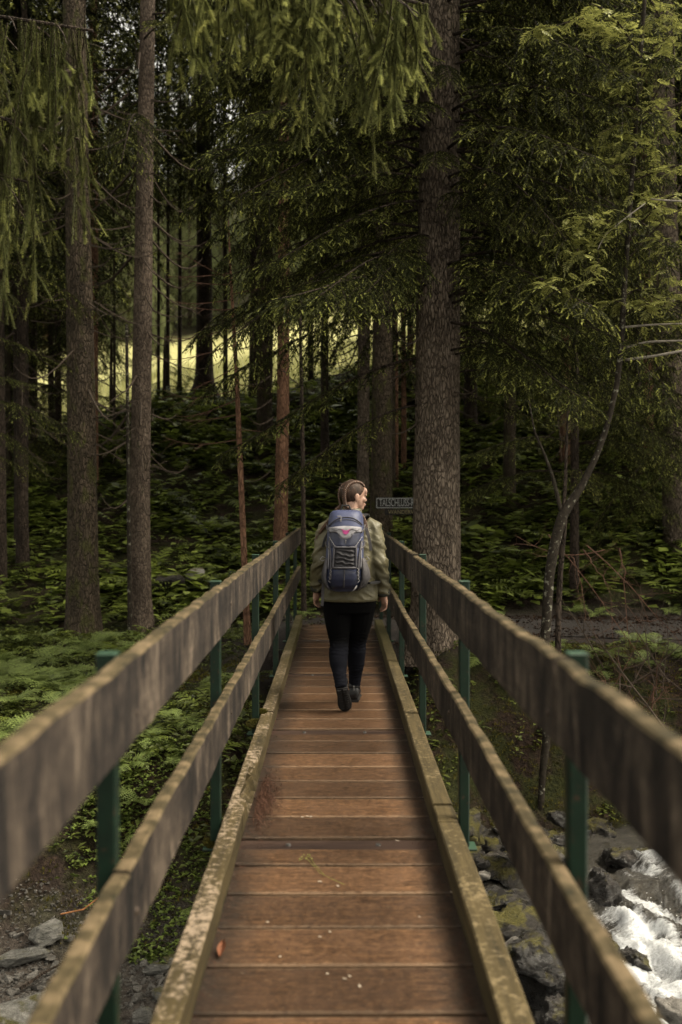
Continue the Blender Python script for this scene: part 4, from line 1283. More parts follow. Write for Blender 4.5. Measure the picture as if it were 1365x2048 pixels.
def curtain(label, z0, p1, sag, ntw, scale_rng, seed, tmin=.3, thick=.03):
    """an overhanging limb from p0 (towards its trunk) to p1 (tip) with hanging twigs along it and its side arms"""
    r = random.Random(seed); p0 = Vector((LIMB_X, LIMB_Y, z0)); p1 = Vector(p1)
    e = empty('spruce_limb', p0, label, 'branch')
    d = p1 - p0
    def f(t): return d * t + Vector((0, 0, -sag * t * t + sag * .5 * t))
    mb = MB(); mb.tube([f(t / 12) for t in range(13)], [thick * (1 - .8 * t / 12) + .002 for t in range(13)], 6)
    arms = []
    side = Vector((-d.y, d.x, 0)).normalized()
    for k in range(11):
        t = tmin + (.97 - tmin) * k / 11; b = f(t); L = r.uniform(.25, .6); s = side * (1 if k % 2 else -1) * r.uniform(.5, 1) + d.normalized() * .6 + Vector((0, 0, -.25))
        q = [b + s * L * u + Vector((0, 0, -.15 * u * u)) for u in (0, .35, .7, 1)]
        mb.tube(q, [thick * .3, thick * .22, thick * .15, .0015], 4, cap=False); arms.append(q)
    mb.build('limb', MAT['bark_dark'], e)
    for i in range(ntw):
        if i % 2: b = f(r.uniform(tmin, 1.0))
        else:
            q = r.choice(arms); b = q[r.randrange(1, 4)] * r.uniform(.8, 1.0) + q[0] * 0
        sc = r.uniform(*scale_rng)
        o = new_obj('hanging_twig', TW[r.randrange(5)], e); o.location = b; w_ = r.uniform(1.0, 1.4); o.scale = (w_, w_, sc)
        o.rotation_euler = (r.uniform(-.12, .12), r.uniform(-.12, .12), r.uniform(0, 6.28))
    return e
# left: three limbs one above the other reach in from a tree outside the frame
a_ = lambda px, py, Y: at(px, py, Y)
curtain('long drooping spruce limb in the upper left corner, topmost of its tree', 4.6, a_(190, 10, 6.0), .35, 84, (.7, 1.4), 1, .45)
curtain('drooping spruce limb at the upper left, in front of the thick mossy trunk', 4.2, a_(160, 210, 6.2), .45, 72, (.7, 1.3), 2, .45)
curtain('lower drooping spruce limb at the left edge with pale hanging tips', 3.9, a_(60, 310, 6.0), .35, 44, (.7, 1.2), 3, .42)
curtain('spruce limb hanging its pale green tips into the picture at the top centre', 5.6, a_(850, -30, 5.5), .25, 84, (.45, .8), 4, .80)
curtain('second overhanging limb at the top centre with the brightest curled tips', 5.9, a_(840, -10, 5.9), .15, 64, (.4, .75), 5, .80)
for i, (px, Y, lab) in enumerate(((18, 19.5, 'bushy dark young spruce at the far left edge, left one of three'), (70, 21, 'bushy dark young spruce at the far left, middle one of three'), (118, 20, 'bushy dark young spruce at the far left, right one of three'))):
    yt_, *_ = pixel_tree('spruce_tree', lab, 'tree', Y, [(px, 930, 16), (px, 600, 12), (px, 300, 7)], MAT['bark_dark'], 9, 60 + i, .1, 10)
    hang_boughs(yt_, [(.8 + .24 * j, rb.uniform(0, 360), rb.uniform(.5, .8) * (1.1 - .02 * j), .06) for j in range(26)] + [(1.0 + .26 * j, rb.uniform(180, 360), rb.uniform(.6, .95), .06) for j in range(16)], 70 + i)
hang_boughs(rt, [(1.4 + .28 * j, rb.uniform(185, 262), rb.uniform(.7, 1.1), .2) for j in range(11)], 80, tilt=.12)
for i, (px, Y, top, lab) in enumerate(((224, 22.6, 2.6, 'low bushy spruce seedling on the ridge left of the slender grey trunk'), (330, 23.2, 1.8, 'low spruce seedling on the ridge right of the slender grey trunk'))):
    ye_ = empty('spruce_seedling', (at(px, 900, Y).x, Y, h(at(px, 900, Y).x, Y) - .1), lab, 'tree')
    new_obj('trunk', trunk_mesh([(0, 0, 0), (0, 0, top * .6), (.02, 0, top)], [.05, .03, .008], 8, i, .05, .1, MAT['bark_dark']), ye_)
    hang_boughs(ye_, [(.25 + (top - .5) * j / 14, rb.uniform(0, 360), .5 * (1.1 - j / 17), .03) for j in range(15)], 90 + i)
for e_, n_, s_ in ((ridge_a, 12, 91), (ridge_b, 12, 92), (gt, 5, 93)):
    hang_boughs(e_, [(3.9 + .36 * j + (3 if e_ is gt else 0), rb.uniform(0, 360), rb.uniform(.6, 1.15), .15) for j in range(n_)], s_, tilt=.12)
# the trees these limbs belong to, just outside the frame
def side_tree(label, x, y):
    e = empty('spruce_tree', (x, y, h(x, y) - .2), label, 'tree'); t = new_obj('trunk', unit_trunk[2], e)
    add_crown(e, CR_HIGH[0], 0, 1, 1.0)
side_tree('spruce left of the frame that holds the drooping limbs', -4.6, 6.2)

# ------------------------------------------------------------------ undergrowth
def frond(L, npin, seed, w=.30, droop=.55, twice=False, rise=1.1):
    """one fern frond along +X, rising then arching over; pinnae taper to the tip"""
    r = np.random.default_rng(seed); V = []; F = []; T = []
    def f(t): return np.array([L * t * (1 - .18 * t), .04 * L * math.sin(t * 2), L * (rise * .5 * t - droop * t * t)])
    for i in range(npin + 1):
        t = .10 + .9 * i / (npin + 1)
        p = f(t); tn = f(t + .02) - f(t - .02); tn /= np.linalg.norm(tn)
        sd = np.cross(UP, tn); sd /= np.linalg.norm(sd); nrm = np.cross(tn, sd)
        prof = w * L * (math.sin(min(1, (t + .05) / .38) * 1.45)) * (1 - max(0, t - .3) / .72) ** .9
        for sg in (-1, 1):
            d = sd * sg + tn * .45 + nrm * r.uniform(-.25, .10); d /= np.linalg.norm(d)
            wd = tn * (L / npin * .40); ln = prof * r.uniform(.88, 1.1); b = len(V)
            tt = r.uniform(.25, .85) * (.7 + .3 * t)
            if not twice:
                V += [p - wd * .5, p + d * ln * .45 - wd * .55 + nrm * .01, p + d * ln - nrm * ln * .12, p + d * ln * .45 + wd * .55 + nrm * .01, p + wd * .5]
                F += [(b, b + 1, b + 4), (b + 1, b + 3, b + 4), (b + 1, b + 2, b + 3)]; T += [tt] * 5
            else:
                m_ = 4
                for j in range(m_):
                    u = (j + .3) / m_; q = p + d * ln * u - nrm * ln * .10 * u * u
                    pl = ln * .30 * (1 - .75 * u)
                    for s2 in (-1, 1):
                        d2 = tn * s2 + d * .7; d2 /= np.linalg.norm(d2); b = len(V); ww = d * ln / m_ * .38
                        V += [q - ww, q + d2 * pl, q + ww]; F += [(b, b + 1, b + 2)]; T += [tt] * 3
                b = len(V); V += [p + d * ln * .7 - wd * .3, p + d * ln, p + d * ln * .7 + wd * .3]; F += [(b, b + 1, b + 2)]; T += [tt] * 3
    # rachis
    b = len(V)
    for t in np.linspace(0, 1, 6):
        p = f(t); V += [p + np.array([0, .003, 0]), p - np.array([0, .003, 0])]; T += [.35] * 2
    for i in range(5): F += [(b + 2 * i, b + 2 * i + 1, b + 2 * i + 3), (b + 2 * i, b + 2 * i + 3, b + 2 * i + 2)]
    return np.array(V), np.array(F), np.array(T)

FR = [frond(.55, 15, 600 + k, .30 + .04 * (k % 3), .45 + .12 * (k % 3), True) for k in range(4)]
FR_ME = []
for k, (V, F, T) in enumerate(FR):
    me = np_mesh('frond', V, F, T); me.materials.append(MAT['fern']); FR_ME.append(me)
FRS = [frond(.55, 7, 640 + k, .36, .5, False) for k in range(4)]

def place_fern(x, y, s, label, group=None, n=7, seed=0, dz=0):
    r = random.Random(seed)
    e = empty('fern', (x, y, h(x, y) + dz), label, 'fern', group, (0, 0, r.uniform(0, 6.28)))
    for k in range(n):
        o = new_obj('frond', FR_ME[r.randrange(4)], e); sc = s * r.uniform(.75, 1.15)
        o.scale = (sc, sc, sc); o.rotation_euler = (r.uniform(-.25, .25), r.uniform(-.25, .2), 6.283 * k / n + r.uniform(-.3, .3))
    return e
def ground_hit(px, py, y0=5.0, y1=30):
    """where the ray through a pixel meets the ground"""
    prev = None
    Y = y0
    while Y < y1:
        p = at(px, py, Y)
        if p.z < h(p.x, p.y): return p
        Y += .05
    return at(px, py, y1)
def fern_at(px, py, s, label, group=None, n=7, seed=0):
    p = ground_hit(px, py); return place_fern(p.x, p.y, s, label, group, n, seed)
fern_at(290, 1620, .62, 'bright fern with long fronds right of the nearest left green post', n=8, seed=1)
fern_at(215, 1660, .60, 'fern reaching out from behind the nearest left green post on its left side', n=7, seed=2)
fern_at(395, 1550, .45, 'small fern on the dark bank between the two left rails', n=6, seed=3)
fern_at(300, 1690, .50, 'fern low on the bank, close under the lower left rail', n=6, seed=4)
fern_at(395, 1820, .38, 'small fern peeking out under the bridge beside the pale kerb', n=6, seed=5)
fern_at(375, 1510, .42, 'small silvery fern higher on the dark bank between the left rails', n=5, seed=6)
fern_at(20, 1290, 1.15, 'tall fern standing up at the left edge in front of the dark trunks', n=6, seed=7)
fern_at(360, 1210, .9, 'pale fern beside the slender grey trunk, left of the railing', n=6, seed=8)
fern_at(950, 1460, .4, 'small fern on the right bank just past the second right post', n=5, seed=9)
fern_at(1290, 1720, .4, 'fern at the top of the right bank above the rapids', n=5, seed=10)
e_ = fern_at(1215, 1160, 1.5, 'broad light fern on the slope behind the path, right of the lichen-spotted rowan stem', n=7, seed=11)
place_fern(-.42, 13.4, .7, 'bright fern at the end of the bridge left of the hiker', None, 7, 12)
# the fern bed on the left bank
r_ = random.Random(3); n_ = 0
while n_ < 150:
    x = r_.uniform(-6.0, -.9); y = r_.uniform(7.4, 12.8)
    if y < 7.6 + float(fbm(x * .35, y * .35, 3, 3)): continue
    dens = 1 - .75 * float(sstep(10.2, 12.3, y)); 
    if x > -2.0 and r_.random() > .35: continue
    if r_.random() > dens: continue
    place_fern(x, y, r_.uniform(.65, 1.1) * (1.0 if x < -2 else .55), 'light green fern in the dense fern bed on the left bank beyond the near railing', 'ferns in the left bank bed', r_.choice((4, 5, 6)), 50 + n_, .05)
    n_ += 1

# hillside: layered fern fronds, broad leaves and moss; nobody could count them
def scatter(name, tmpl, n, xr, yr, srange, mat, label, seed, dens=None, tilt=.35, dz=0.0, tb=0.0):
    r = np.random.default_rng(seed)
    X = r.uniform(*xr, n * 3); Y = r.uniform(*yr, n * 3)
    ok = np.ones(len(X), bool)
    if dens is not None: ok = r.random(len(X)) < dens(X, Y)
    X = X[ok][:n]; Y = Y[ok][:n]; Z = H(X, Y) + dz; n = len(X)
    A = r.uniform(0, 6.283, n); S = r.uniform(*srange, n); pick = r.integers(0, len(tmpl), n)
    Vs = []; Fs = []; Ts = []; b = 0
    for k, (V, F, T) in enumerate(tmpl):
        q = np.where(pick == k)[0]
        if len(q) == 0: continue
        ca, sa = np.cos(A[q])[:, None], np.sin(A[q])[:, None]; s = S[q][:, None]
        tx = r.normal(0, tilt, len(q))[:, None]
        v0 = V[None, :, 0] * s; v1 = V[None, :, 1] * s; v2 = V[None, :, 2] * s
        z2 = v2 + v0 * tx
        v = np.stack([v0 * ca - v1 * sa + X[q][:, None], v0 * sa + v1 * ca + Y[q][:, None], z2 + Z[q][:, None]], -1)
        Vs.append(v.reshape(-1, 3)); m_ = len(V)
        Fs.append((F[None] + (np.arange(len(q)) * m_)[:, None, None]).reshape(-1, F.shape[1]) + b); b += len(q) * m_
        Ts.append(np.clip(T[None, :] + r.uniform(-.3, .3, len(q))[:, None] + tb, 0, 1).ravel())
    me = np_mesh(name, np.concatenate(Vs), np.concatenate(Fs), np.concatenate(Ts))
    return props(new_obj(name, me, None, MAT[mat] if isinstance(mat, str) else mat), label, None, None, 'stuff')
def leaf_clump(seed, n=6, L=.10, W=.05, hgt=.10):
    r = np.random.default_rng(seed); V = []; F = []; T = []
    for k in range(n):
        a = r.uniform(0, 6.283); d = np.array([math.cos(a), math.sin(a), r.uniform(-.25, .2)]); sd = np.array([-math.sin(a), math.cos(a), 0])
        p = np.array([r.normal(0, .05), r.normal(0, .05), hgt * r.uniform(.3, 1.2)]); ln = L * r.uniform(.6, 1.2); w = W * r.uniform(.7, 1.2)
        b = len(V); fold = np.array([0, 0, .012])
        V += [p, p + d * ln * .45 + sd * w * .5 + fold, p + d * ln, p + d * ln * .45 - sd * w * .5 + fold, p + d * ln * .5 - fold * .3]
        F += [(b, b + 4, b + 1), (b + 1, b + 4, b + 2), (b, b + 3, b + 4), (b + 3, b + 2, b + 4)]; T += [r.uniform(.1, .9)] * 5
    return np.array(V), np.array(F), np.array(T)
CL = [leaf_clump(700 + k) for k in range(5)]
CLB = [leaf_clump(720 + k, 5, .20, .13, .22) for k in range(4)]
CLS = [leaf_clump(740 + k, 7, .045, .035, .035) for k in range(4)]
def d_hill(X, Y):
    return np.clip(.75 + fbm(X * .7, Y * .7, 3, 61) * 2.2, .12, 1) * (1 - .8 * sstep(22.2, 24, Y))
scatter('hillside_ferns', FRS, 7000, (-13, 13), (13.7, 24), (.5, 1.35), 'fern_hill', 'dense dark green ferns covering the slope behind the path', 1, d_hill, .25, .06)
scatter('hillside_herbs', CLB, 8500, (-13, 13), (13.6, 24), (.6, 1.3), 'fern_hill', 'broad dark green leaves layered over the slope behind the path', 2, d_hill, .2, .0)
def d_left(X, Y):
    return np.clip(.55 + fbm(X * .9, Y * .9, 3, 66) * 2.2, 0, 1) * (Y > 7.0 + 1.6 * sstep(-.7, 1.3, X)) * (1 - .9 * sstep(-1.5, -.8, X) * sstep(9.8, 10.6, Y)) * (1 - sstep(12.9, 13.5, Y))
scatter('ground_herbs', CL, 5000, (-7, .2), (6.9, 13.6), (.4, 1.0), 'herb', 'low dark green herbs and creepers on the left bank', 3, d_left, .3, 0)
scatter('ground_ferns', FRS, 900, (-7, -.6), (7.6, 13.6), (.35, .75), 'fern_hill', 'small fern fronds between the herbs on the left bank', 8, d_left, .2, .02)
def d_right(X, Y):
    return np.clip(.42 + fbm(X * 1.3, Y * 1.3, 3, 68) * 2.6, 0, 1) * (Y > 8.5 + fbm(X, Y, 2, 70)) * (Y < 10.6)
scatter('bank_herbs', CL, 1500, (.5, 7), (8.4, 10.9), (.35, .85), 'herb', 'patches of small green leaves on the dark right bank', 4, d_right, .3, 0)
def d_clov(X, Y):
    return np.clip(fbm(X * 1.8, Y * 1.8, 3, 72) * 4 + .35, 0, 1) * (Y > 6.5 + fbm(X * .35, Y * .35, 3, 3)) * (Y < 7.9)
scatter('clover', CLS, 1500, (-4.2, -.5), (6.5, 7.9), (.6, 1.2), 'clover', 'light green clover on the mossy slope above the gravel', 5, d_clov, .2, 0)
def moss_tuft(seed):
    r = np.random.default_rng(seed); V = []; F = []; T = []
    for k in range(14):
        p = np.array([r.normal(0, .03), r.normal(0, .03), 0]); d = np.array([r.normal(0, .4), r.normal(0, .4), 1]); w = np.array([r.normal(0, 1), r.normal(0, 1), 0]); w /= np.linalg.norm(w)
        b = len(V); V += [p - w * .006, p + w * .006, p + d * r.uniform(.008, .02)]; F.append((b, b + 1, b + 2)); T += [r.uniform(.1, 1)] * 3
    return np.array(V), np.array(F), np.array(T)
MO = [moss_tuft(760 + k) for k in range(4)]
def d_moss(X, Y):
    return np.clip(fbm(X * 1.2, Y * 1.2, 3, 74) * 3 + .4, 0, 1) * (Y > 6.6 + 1.6 * sstep(-.7, 1.3, X))
scatter('moss', MO, 5200, (-4.5, 5), (6.6, 10.8), (.7, 1.6), 'moss', 'olive and golden moss on the banks under the bridge', 6, d_moss, .3, 0)
def grass_tuft(seed):
    r = np.random.default_rng(seed); V = []; F = []; T = []
    for k in range(9):
        a = r.uniform(0, 6.28); p = np.array([r.normal(0, .08), r.normal(0, .08), 0]); d = np.array([math.cos(a) * .35, math.sin(a) * .35, 1.0]); w = np.array([-math.sin(a), math.cos(a), 0]) * .012; ln = r.uniform(.2, .5)
        b = len(V); V += [p - w, p + w, p + d * ln]; F.append((b, b + 1, b + 2)); T += [r.uniform(0, 1)] * 3
    return np.array(V), np.array(F), np.array(T)
scatter('meadow_grass', [grass_tuft(780 + k) for k in range(4)], 8000, (-22, 22), (24.6, 46), (.8, 1.6), 'grass', 'tall sunlit meadow grass behind the forest edge', 7, None, .1, 0)

scatter('path_litter', CLS, 2600, (-.6, 9), (11.2, 13.2), (.4, .9), flat('dark_litter', (.030, .017, .010), .9, .1, .5, 20), 'dry brown needles and leaves strewn over the path', 9, None, .2, .0, -.3)
r_ = random.Random(14)
for i in range(26):
    x = r_.uniform(1.4, 6.0); y = r_.uniform(9.7, 10.9) if i % 3 else r_.uniform(13.1, 13.8)
    place_fern(x, y, r_.uniform(.4, .75), 'dark green fern at the edge of the path on the right bank', 'ferns along the path edge', r_.choice((4, 5, 6)), 300 + i, .02)
# ------------------------------------------------------------------ dead sapling with reddish twigs, left of the far railing
def dead_sapling():
    Y = 11.6
    b = at(492, 1290, Y); zg = h(b.x, b.y) - .1
    e = empty('dead_sapling', (b.x, b.y, zg), 'slim dead young spruce with bare reddish twigs behind the left railing', 'tree')
    rows = [(496, 1290, 15), (490, 1150, 13), (484, 1000, 12), (478, 850, 10.5), (474, 750, 9), (468, 650, 7), (461, 520, 4.5), (458, 440, 2)]
    pts = []; rad = []
    for px, py, w in rows:
        q = at(px, py, Y); pts.append((q.x - b.x, 0, q.z - zg)); rad.append(w * Y / FPX / 2)
    new_obj('trunk', trunk_mesh(pts, rad, 9, 41, .05, .1, MAT['bark_red']), e)
    r = np.random.default_rng(17)
    tops = [(463, 548, 2.72), (465, 570, 3.6), (467, 600, 3.0), (469, 640, .25), (470, 655, 3.3), (471, 690, 3.05), (472, 735, 2.9), (473, 770, .1), (474, 800, 3.3), (475, 830, 3.1), (466, 590, .35), (475, 860, .2), (468, 620, 3.5), (464, 560, 3.9), (473, 780, 3.7), (476, 880, 3.2), (470, 700, 5.0), (474, 760, 1.6)]
    for px, py, az in tops:
        q = at(px, py, Y); mb = MB(); L = r.uniform(.6, 1.15) if 2 < az < 4.2 else r.uniform(.35, .8)
        dead_branch(r, L, .0075, r.uniform(.02, .16) if az > 2 else -.05, mb, np.array([q.x - b.x, 0, q.z - zg]), az, int(r.integers(6, 12)), r.uniform(-.35, .15) if py > 640 else r.uniform(.0, .25))
        mb.build('branch', MAT['twig_red'], e)
dead_sapling()

# ------------------------------------------------------------------ rowan with lichen-spotted double stem on the right
def leaflet_leaf(seed):
    r = np.random.default_rng(seed); V = []; F = []; T = []
    L = .17; n = 6
    def f(t): return np.array([L * t, .01 * math.sin(t * 3), -.05 * L * t - .28 * L * t * t])
    for i in range(n):
        t = .22 + .70 * i / n; p = f(t); tn = f(t + .03) - f(t); tn /= np.linalg.norm(tn); sd = np.array([0, 1.0, 0])
        for sg in (-1, 1):
            d = sd * sg + tn * .55 + np.array([0, 0, r.uniform(-.30, .05)]); d /= np.linalg.norm(d); ln = .058 * (1 - .12 * abs(i - 2)) * r.uniform(.9, 1.1); w = tn * .0085; b = len(V)
            up = np.array([0, 0, .003])
            V += [p, p + d * ln * .35 + w, p + d * ln * .72 + w * .9, p + d * ln, p + d * ln * .72 - w * .9, p + d * ln * .35 - w, p + d * ln * .5 - up]
            F += [(b, b + 6, b + 1), (b + 1, b + 6, b + 2), (b + 2, b + 6, b + 3), (b + 3, b + 6, b + 4), (b + 4, b + 6, b + 5), (b + 5, b + 6, b)]; T += [r.uniform(.3, 1)] * 7
    p = f(.95); d = f(1) - f(.9); d /= np.linalg.norm(d); b = len(V); w = np.array([0, .009, 0])
    V += [p, p + d * .025 + w, p + d * .055, p + d * .025 - w]; F += [(b, b + 1, b + 2), (b, b + 2, b + 3)]; T += [.7] * 4
    b = len(V)
    for t in np.linspace(0, 1, 4): q = f(t); V += [q + np.array([0, .0016, 0]), q - np.array([0, .0016, 0])]; T += [.3] * 2
    for i in range(3): F += [(b + 2 * i, b + 2 * i + 1, b + 2 * i + 3), (b + 2 * i, b + 2 * i + 3, b + 2 * i + 2)]
    me = np_mesh('leaf', np.array(V), np.array(F), np.array(T)); me.materials.append(MAT['rowan']); return me
RL = [leaflet_leaf(830 + k) for k in range(4)]
def rowan():
    Y = 9.1
    b = at(1083, 1620, Y); zg = h(b.x, b.y) - .1
    e = empty('rowan_tree', (b.x, b.y, zg), 'leaning rowan with dark lichen-spotted stem and feathery light green leaves on the right', 'tree')
    def loc(px, py, dY=0.0):
        q = at(px, py, Y + dY); return Vector((q.x - b.x, q.y - b.y, q.z - zg))
    def stem(rows, name, mat, par=e, sides=9):
        pts = [loc(px, py, dy) for px, py, w, dy in rows]; rad = [w * .82 * Y / FPX / 2 for *_, w, dy in rows]
        mb = MB()
        # resample
        P = []; Q = []
        for i in range(len(pts) - 1):
            for k in range(5): t = k / 5; P.append(pts[i].lerp(pts[i + 1], t) + Vector((random.uniform(-.004, .004), 0, 0))); Q.append(rad[i] * (1 - t) + rad[i + 1] * t)
        P.append(pts[-1]); Q.append(rad[-1])
        for it in range(2):
            for i in range(1, len(P) - 1): P[i] = (P[i - 1] + P[i] * 2 + P[i + 1]) / 4
        mb.tube(P, Q, sides); return mb.build(name, mat, par, True), P
    main, _ = stem([(1083, 1640, 16, 0), (1086, 1560, 17, 0), (1097, 1475, 20, 0), (1092, 1400, 24, 0), (1086, 1320, 26, 0), (1094, 1250, 24, 0), (1100, 1150, 25, 0), (1112, 1080, 26, 0), (1128, 1025, 26, 0), (1160, 980, 19, 0), (1195, 910, 15, 0), (1215, 850, 14, 0), (1236, 760, 14, 0), (1243, 680, 14, 0), (1249, 560, 13, 0), (1258, 430, 12, 0), (1266, 300, 11.5, 0), (1275, 180, 11, 0), (1285, 30, 10, 0), (1292, -80, 8, 0)], 'trunk', MAT['bark_lichen'])
    stem([(1112, 1480, 14, .12), (1118, 1320, 16, .2), (1118, 1220, 15, .2), (1124, 1120, 14, .15), (1130, 1040, 14, .05)], 'stem', MAT['bark_dark'])
    stem([(1125, 1030, 12, 0), (1108, 960, 9, 0), (1090, 910, 7, -.05), (1068, 860, 5, -.1), (1058, 800, 3, -.15)], 'branch', MAT['bark_lichen'])
    stem([(1128, 1020, 11, 0), (1132, 960, 9, .1), (1134, 890, 7, .1), (1136, 800, 4, .2)], 'branch', MAT['bark_dark'])
    BR = []
    for rows in (
        [(1244, 655, 6, 0), (1300, 650, 5, -.1), (1365, 648, 4.5, -.2), (1430, 645, 3, -.3)],
        [(1250, 720, 7, -.1), (1310, 712, 6.5, -.2), (1365, 702, 6, -.3), (1450, 690, 4, -.3)],
        [(1250, 695, 7, 0), (1300, 683, 6, -.1), (1365, 682, 5, -.2), (1430, 676, 3, -.3)],
        [(1252, 590, 4, 0), (1275, 578, 3.5, 0), (1300, 592, 3, -.1), (1365, 620, 2, -.1)],
        [(1253, 490, 7, 0), (1285, 440, 5.5, -.1), (1330, 400, 4, -.2), (1365, 385, 3, -.3)],
        [(1254, 520, 4, 0), (1300, 470, 3, 0), (1340, 430, 2.5, -.1), (1390, 410, 2, -.1)],
        [(1290, 408, 3.5, -.3), (1240, 445, 3.5, -.35), (1208, 472, 3, -.4), (1195, 500, 2, -.45)],
        [(1300, 400, 4, -.35), (1370, 405, 4, -.4), (1450, 410, 4, -.4)],
        [(1195, 500, 2, -.4), (1196, 530, 1.6, -.45), (1180, 560, 1.3, -.5), (1145, 584, 1, -.5)],
        [(1238, 455, 2, -.35), (1210, 440, 1.5, -.4), (1160, 440, 1, -.45)],
        [(1275, 260, 7, 0), (1310, 232, 6, -.1), (1345, 215, 5, -.2), (1390, 195, 4, -.2)],
        [(1345, 130, 5, 0), (1346, 90, 4.5, 0), (1320, 45, 4, 0), (1290, -10, 3.5, 0)],
        [(1278, 120, 6, 0), (1262, 90, 4.5, -.2), (1235, 50, 4, -.3), (1205, 20, 3, -.4), (1175, 12, 1.5, -.5)],
        [(1276, 170, 4, 0), (1310, 110, 3, -.1), (1345, 60, 2, -.1)],
        [(1278, 255, 6, 0), (1320, 170, 4, -.1), (1365, 130, 3, -.1)],
        [(1262, 330, 3, 0), (1230, 330, 2, -.2), (1195, 345, 1.3, -.3)],
        [(1270, 240, 3, 0), (1225, 255, 2, -.2), (1190, 275, 1.3, -.3)],
        [(1115, 55, 2.5, -.4), (1075, 60, 2, -.4), (1060, 64, 1.5, -.4)],
        [(1230, 48, 3, -.3), (1165, 40, 2.4, -.35), (1110, 56, 1.8, -.4)],
        [(1262, 365, 5, 0), (1310, 345, 4, -.1), (1365, 330, 3, -.2)],
        [(1252, 610, 3, 0), (1230, 600, 2, -.1), (1200, 620, 1.2, -.2)],
        [(1247, 630, 3, -.05), (1280, 610, 2, -.2), (1320, 605, 1.2, -.3)]):
        o, P = stem(rows, 'branch', MAT['twig_pale'] if rows[0][1] > 640 and rows[0][1] < 730 or rows[0][0] in (1290, 1300) else MAT['bark_dark'], e, 5)
        BR.append(P)
    r = random.Random(8); cnt = 0
    for k, P in enumerate(BR):
        n = 5 + int(len(P) * .45)
        if k in (1, 2): n = 2
        for i in range(n):
            t = r.uniform(.30, 1.0); p = P[min(len(P) - 1, int(t * (len(P) - 1)))]
            o = new_obj('leaf', RL[r.randrange(4)], e); sc = r.uniform(.65, 1.1)
            o.location = p; o.scale = (sc, sc, sc); o.rotation_euler = (r.uniform(-.4, .4), r.uniform(-.5, .45), r.uniform(0, 6.28)); cnt += 1
    # denser sprays at the photographed places
    for (px, py, n, sx, sy, dY) in ((1175, 430, 13, 45, 18, -.42), (1150, 470, 8, 30, 15, -.42), (1180, 500, 9, 26, 18, -.45), (1150, 505, 6, 30, 8, -.45), (1140, 555, 6, 40, 12, -.5), (1090, 565, 5, 25, 10, -.5), (1290, 395, 8, 40, 14, -.3), (1310, 425, 5, 30, 10, -.2), (1280, 290, 9, 28, 16, -.2), (1230, 285, 7, 22, 14, -.25), (1190, 60, 12, 40, 25, -.4), (1250, 70, 10, 40, 22, -.3), (1320, 40, 12, 28, 24, -.1), (1300, 210, 8, 30, 15, -.15), (1250, 160, 8, 40, 20, -.2), (1330, 340, 8, 25, 12, -.2), (1270, 130, 8, 40, 20, -.1), (1340, 560, 8, 25, 14, -.2), (1330, 490, 8, 28, 14, -.2), (1290, 610, 6, 25, 10, -.2), (1345, 245, 8, 18, 20, -.2), (1090, 60, 5, 18, 8, -.4), (1345, 590, 6, 20, 12, -.3)):
        for i in range(int(n * 1.6)):
            q = loc(px + r.gauss(0, sx * .6), py + r.gauss(0, sy * .6), dY + r.uniform(-.15, .15))
            o = new_obj('leaf', RL[r.randrange(4)], e); sc = r.uniform(.65, 1.1); o.location = q; o.scale = (sc, sc, sc)
            o.rotation_euler = (r.uniform(-.35, .35), r.uniform(-.35, .45), r.uniform(0, 6.28))
rowan()

# ------------------------------------------------------------------ bare brush tangled at the path edge, lower right
def brush(label, base, tips, mat, seed, radius=.009):
    e = empty('dead_shrub', base, label, 'shrub'); r = np.random.default_rng(seed); mb0 = Vector(base)
    for (px, py, Y, sag) in tips:
        t_ = at(px, py, Y) - mb0; mb = MB(); P = []; off = Vector((r.normal(0, .22), r.normal(0, .2), r.normal(0, .10)))
        for k in range(10):
            u = k / 9; P.append(off * (1 - u) + Vector(t_) * u + Vector((r.normal(0, .008), r.normal(0, .008), -sag * math.sin(u * 3.14))))
        mb.tube(P, [radius * (1 - .85 * k / 9) + .001 for k in range(10)], 5, cap=False)
        for j in range(9):
            u = r.integers(2, 9); p = np.array(P[u]); d = np.array(P[u] - P[u - 1]); d /= np.linalg.norm(d)
            dd = d * .5 + r.normal(0, .7, 3); dd /= np.linalg.norm(dd); ln = r.uniform(.12, .45); cv = r.normal(0, .25, 3)
            q = [p + dd * ln * s_ + cv * ln * s_ * s_ for s_ in (0, .3, .6, 1)]
            mb.tube(q, [radius * .4, radius * .3, radius * .2, .0008], 3, cap=False)
            if j % 2:
                p2 = q[2]; d2 = r.normal(0, .6, 3) + dd; ln2 = ln * .5; mb.tube([p2, p2 + d2 * ln2 * .5, p2 + d2 * ln2], [radius * .2, radius * .15, .0008], 3, cap=False)
        mb.build('branch', mat, e)
Yb = 9.9
b = at(1118, 1190, Yb)
brush('bare brown brush arching from the rowan stem down to the path edge', at(1125, 1100, 10.2), [(1260, 1290, 9.7, -.10), (1225, 1180, 9.8, .0), (1365, 1290, 9.6, -.05), (1300, 1340, 9.5, -.05), (1175, 1240, 9.8, -.15), (1030, 1070, 10.2, .12)], MAT['twig_red'], 3, .007)
brush('tangle of thin reddish twigs at the lower right behind the top rail', tuple(at(1255, 1430, 9.4)), [(1200, 1330, 9.3, .05), (1330, 1300, 9.2, .08), (1290, 1250, 9.5, .1), (1350, 1380, 9.1, -.15), (1180, 1390, 9.4, -.1), (1310, 1400, 9.2, -.2), (1365, 1340, 9.0, .1), (1230, 1300, 9.6, .15)], MAT['twig_red'], 4, .006)
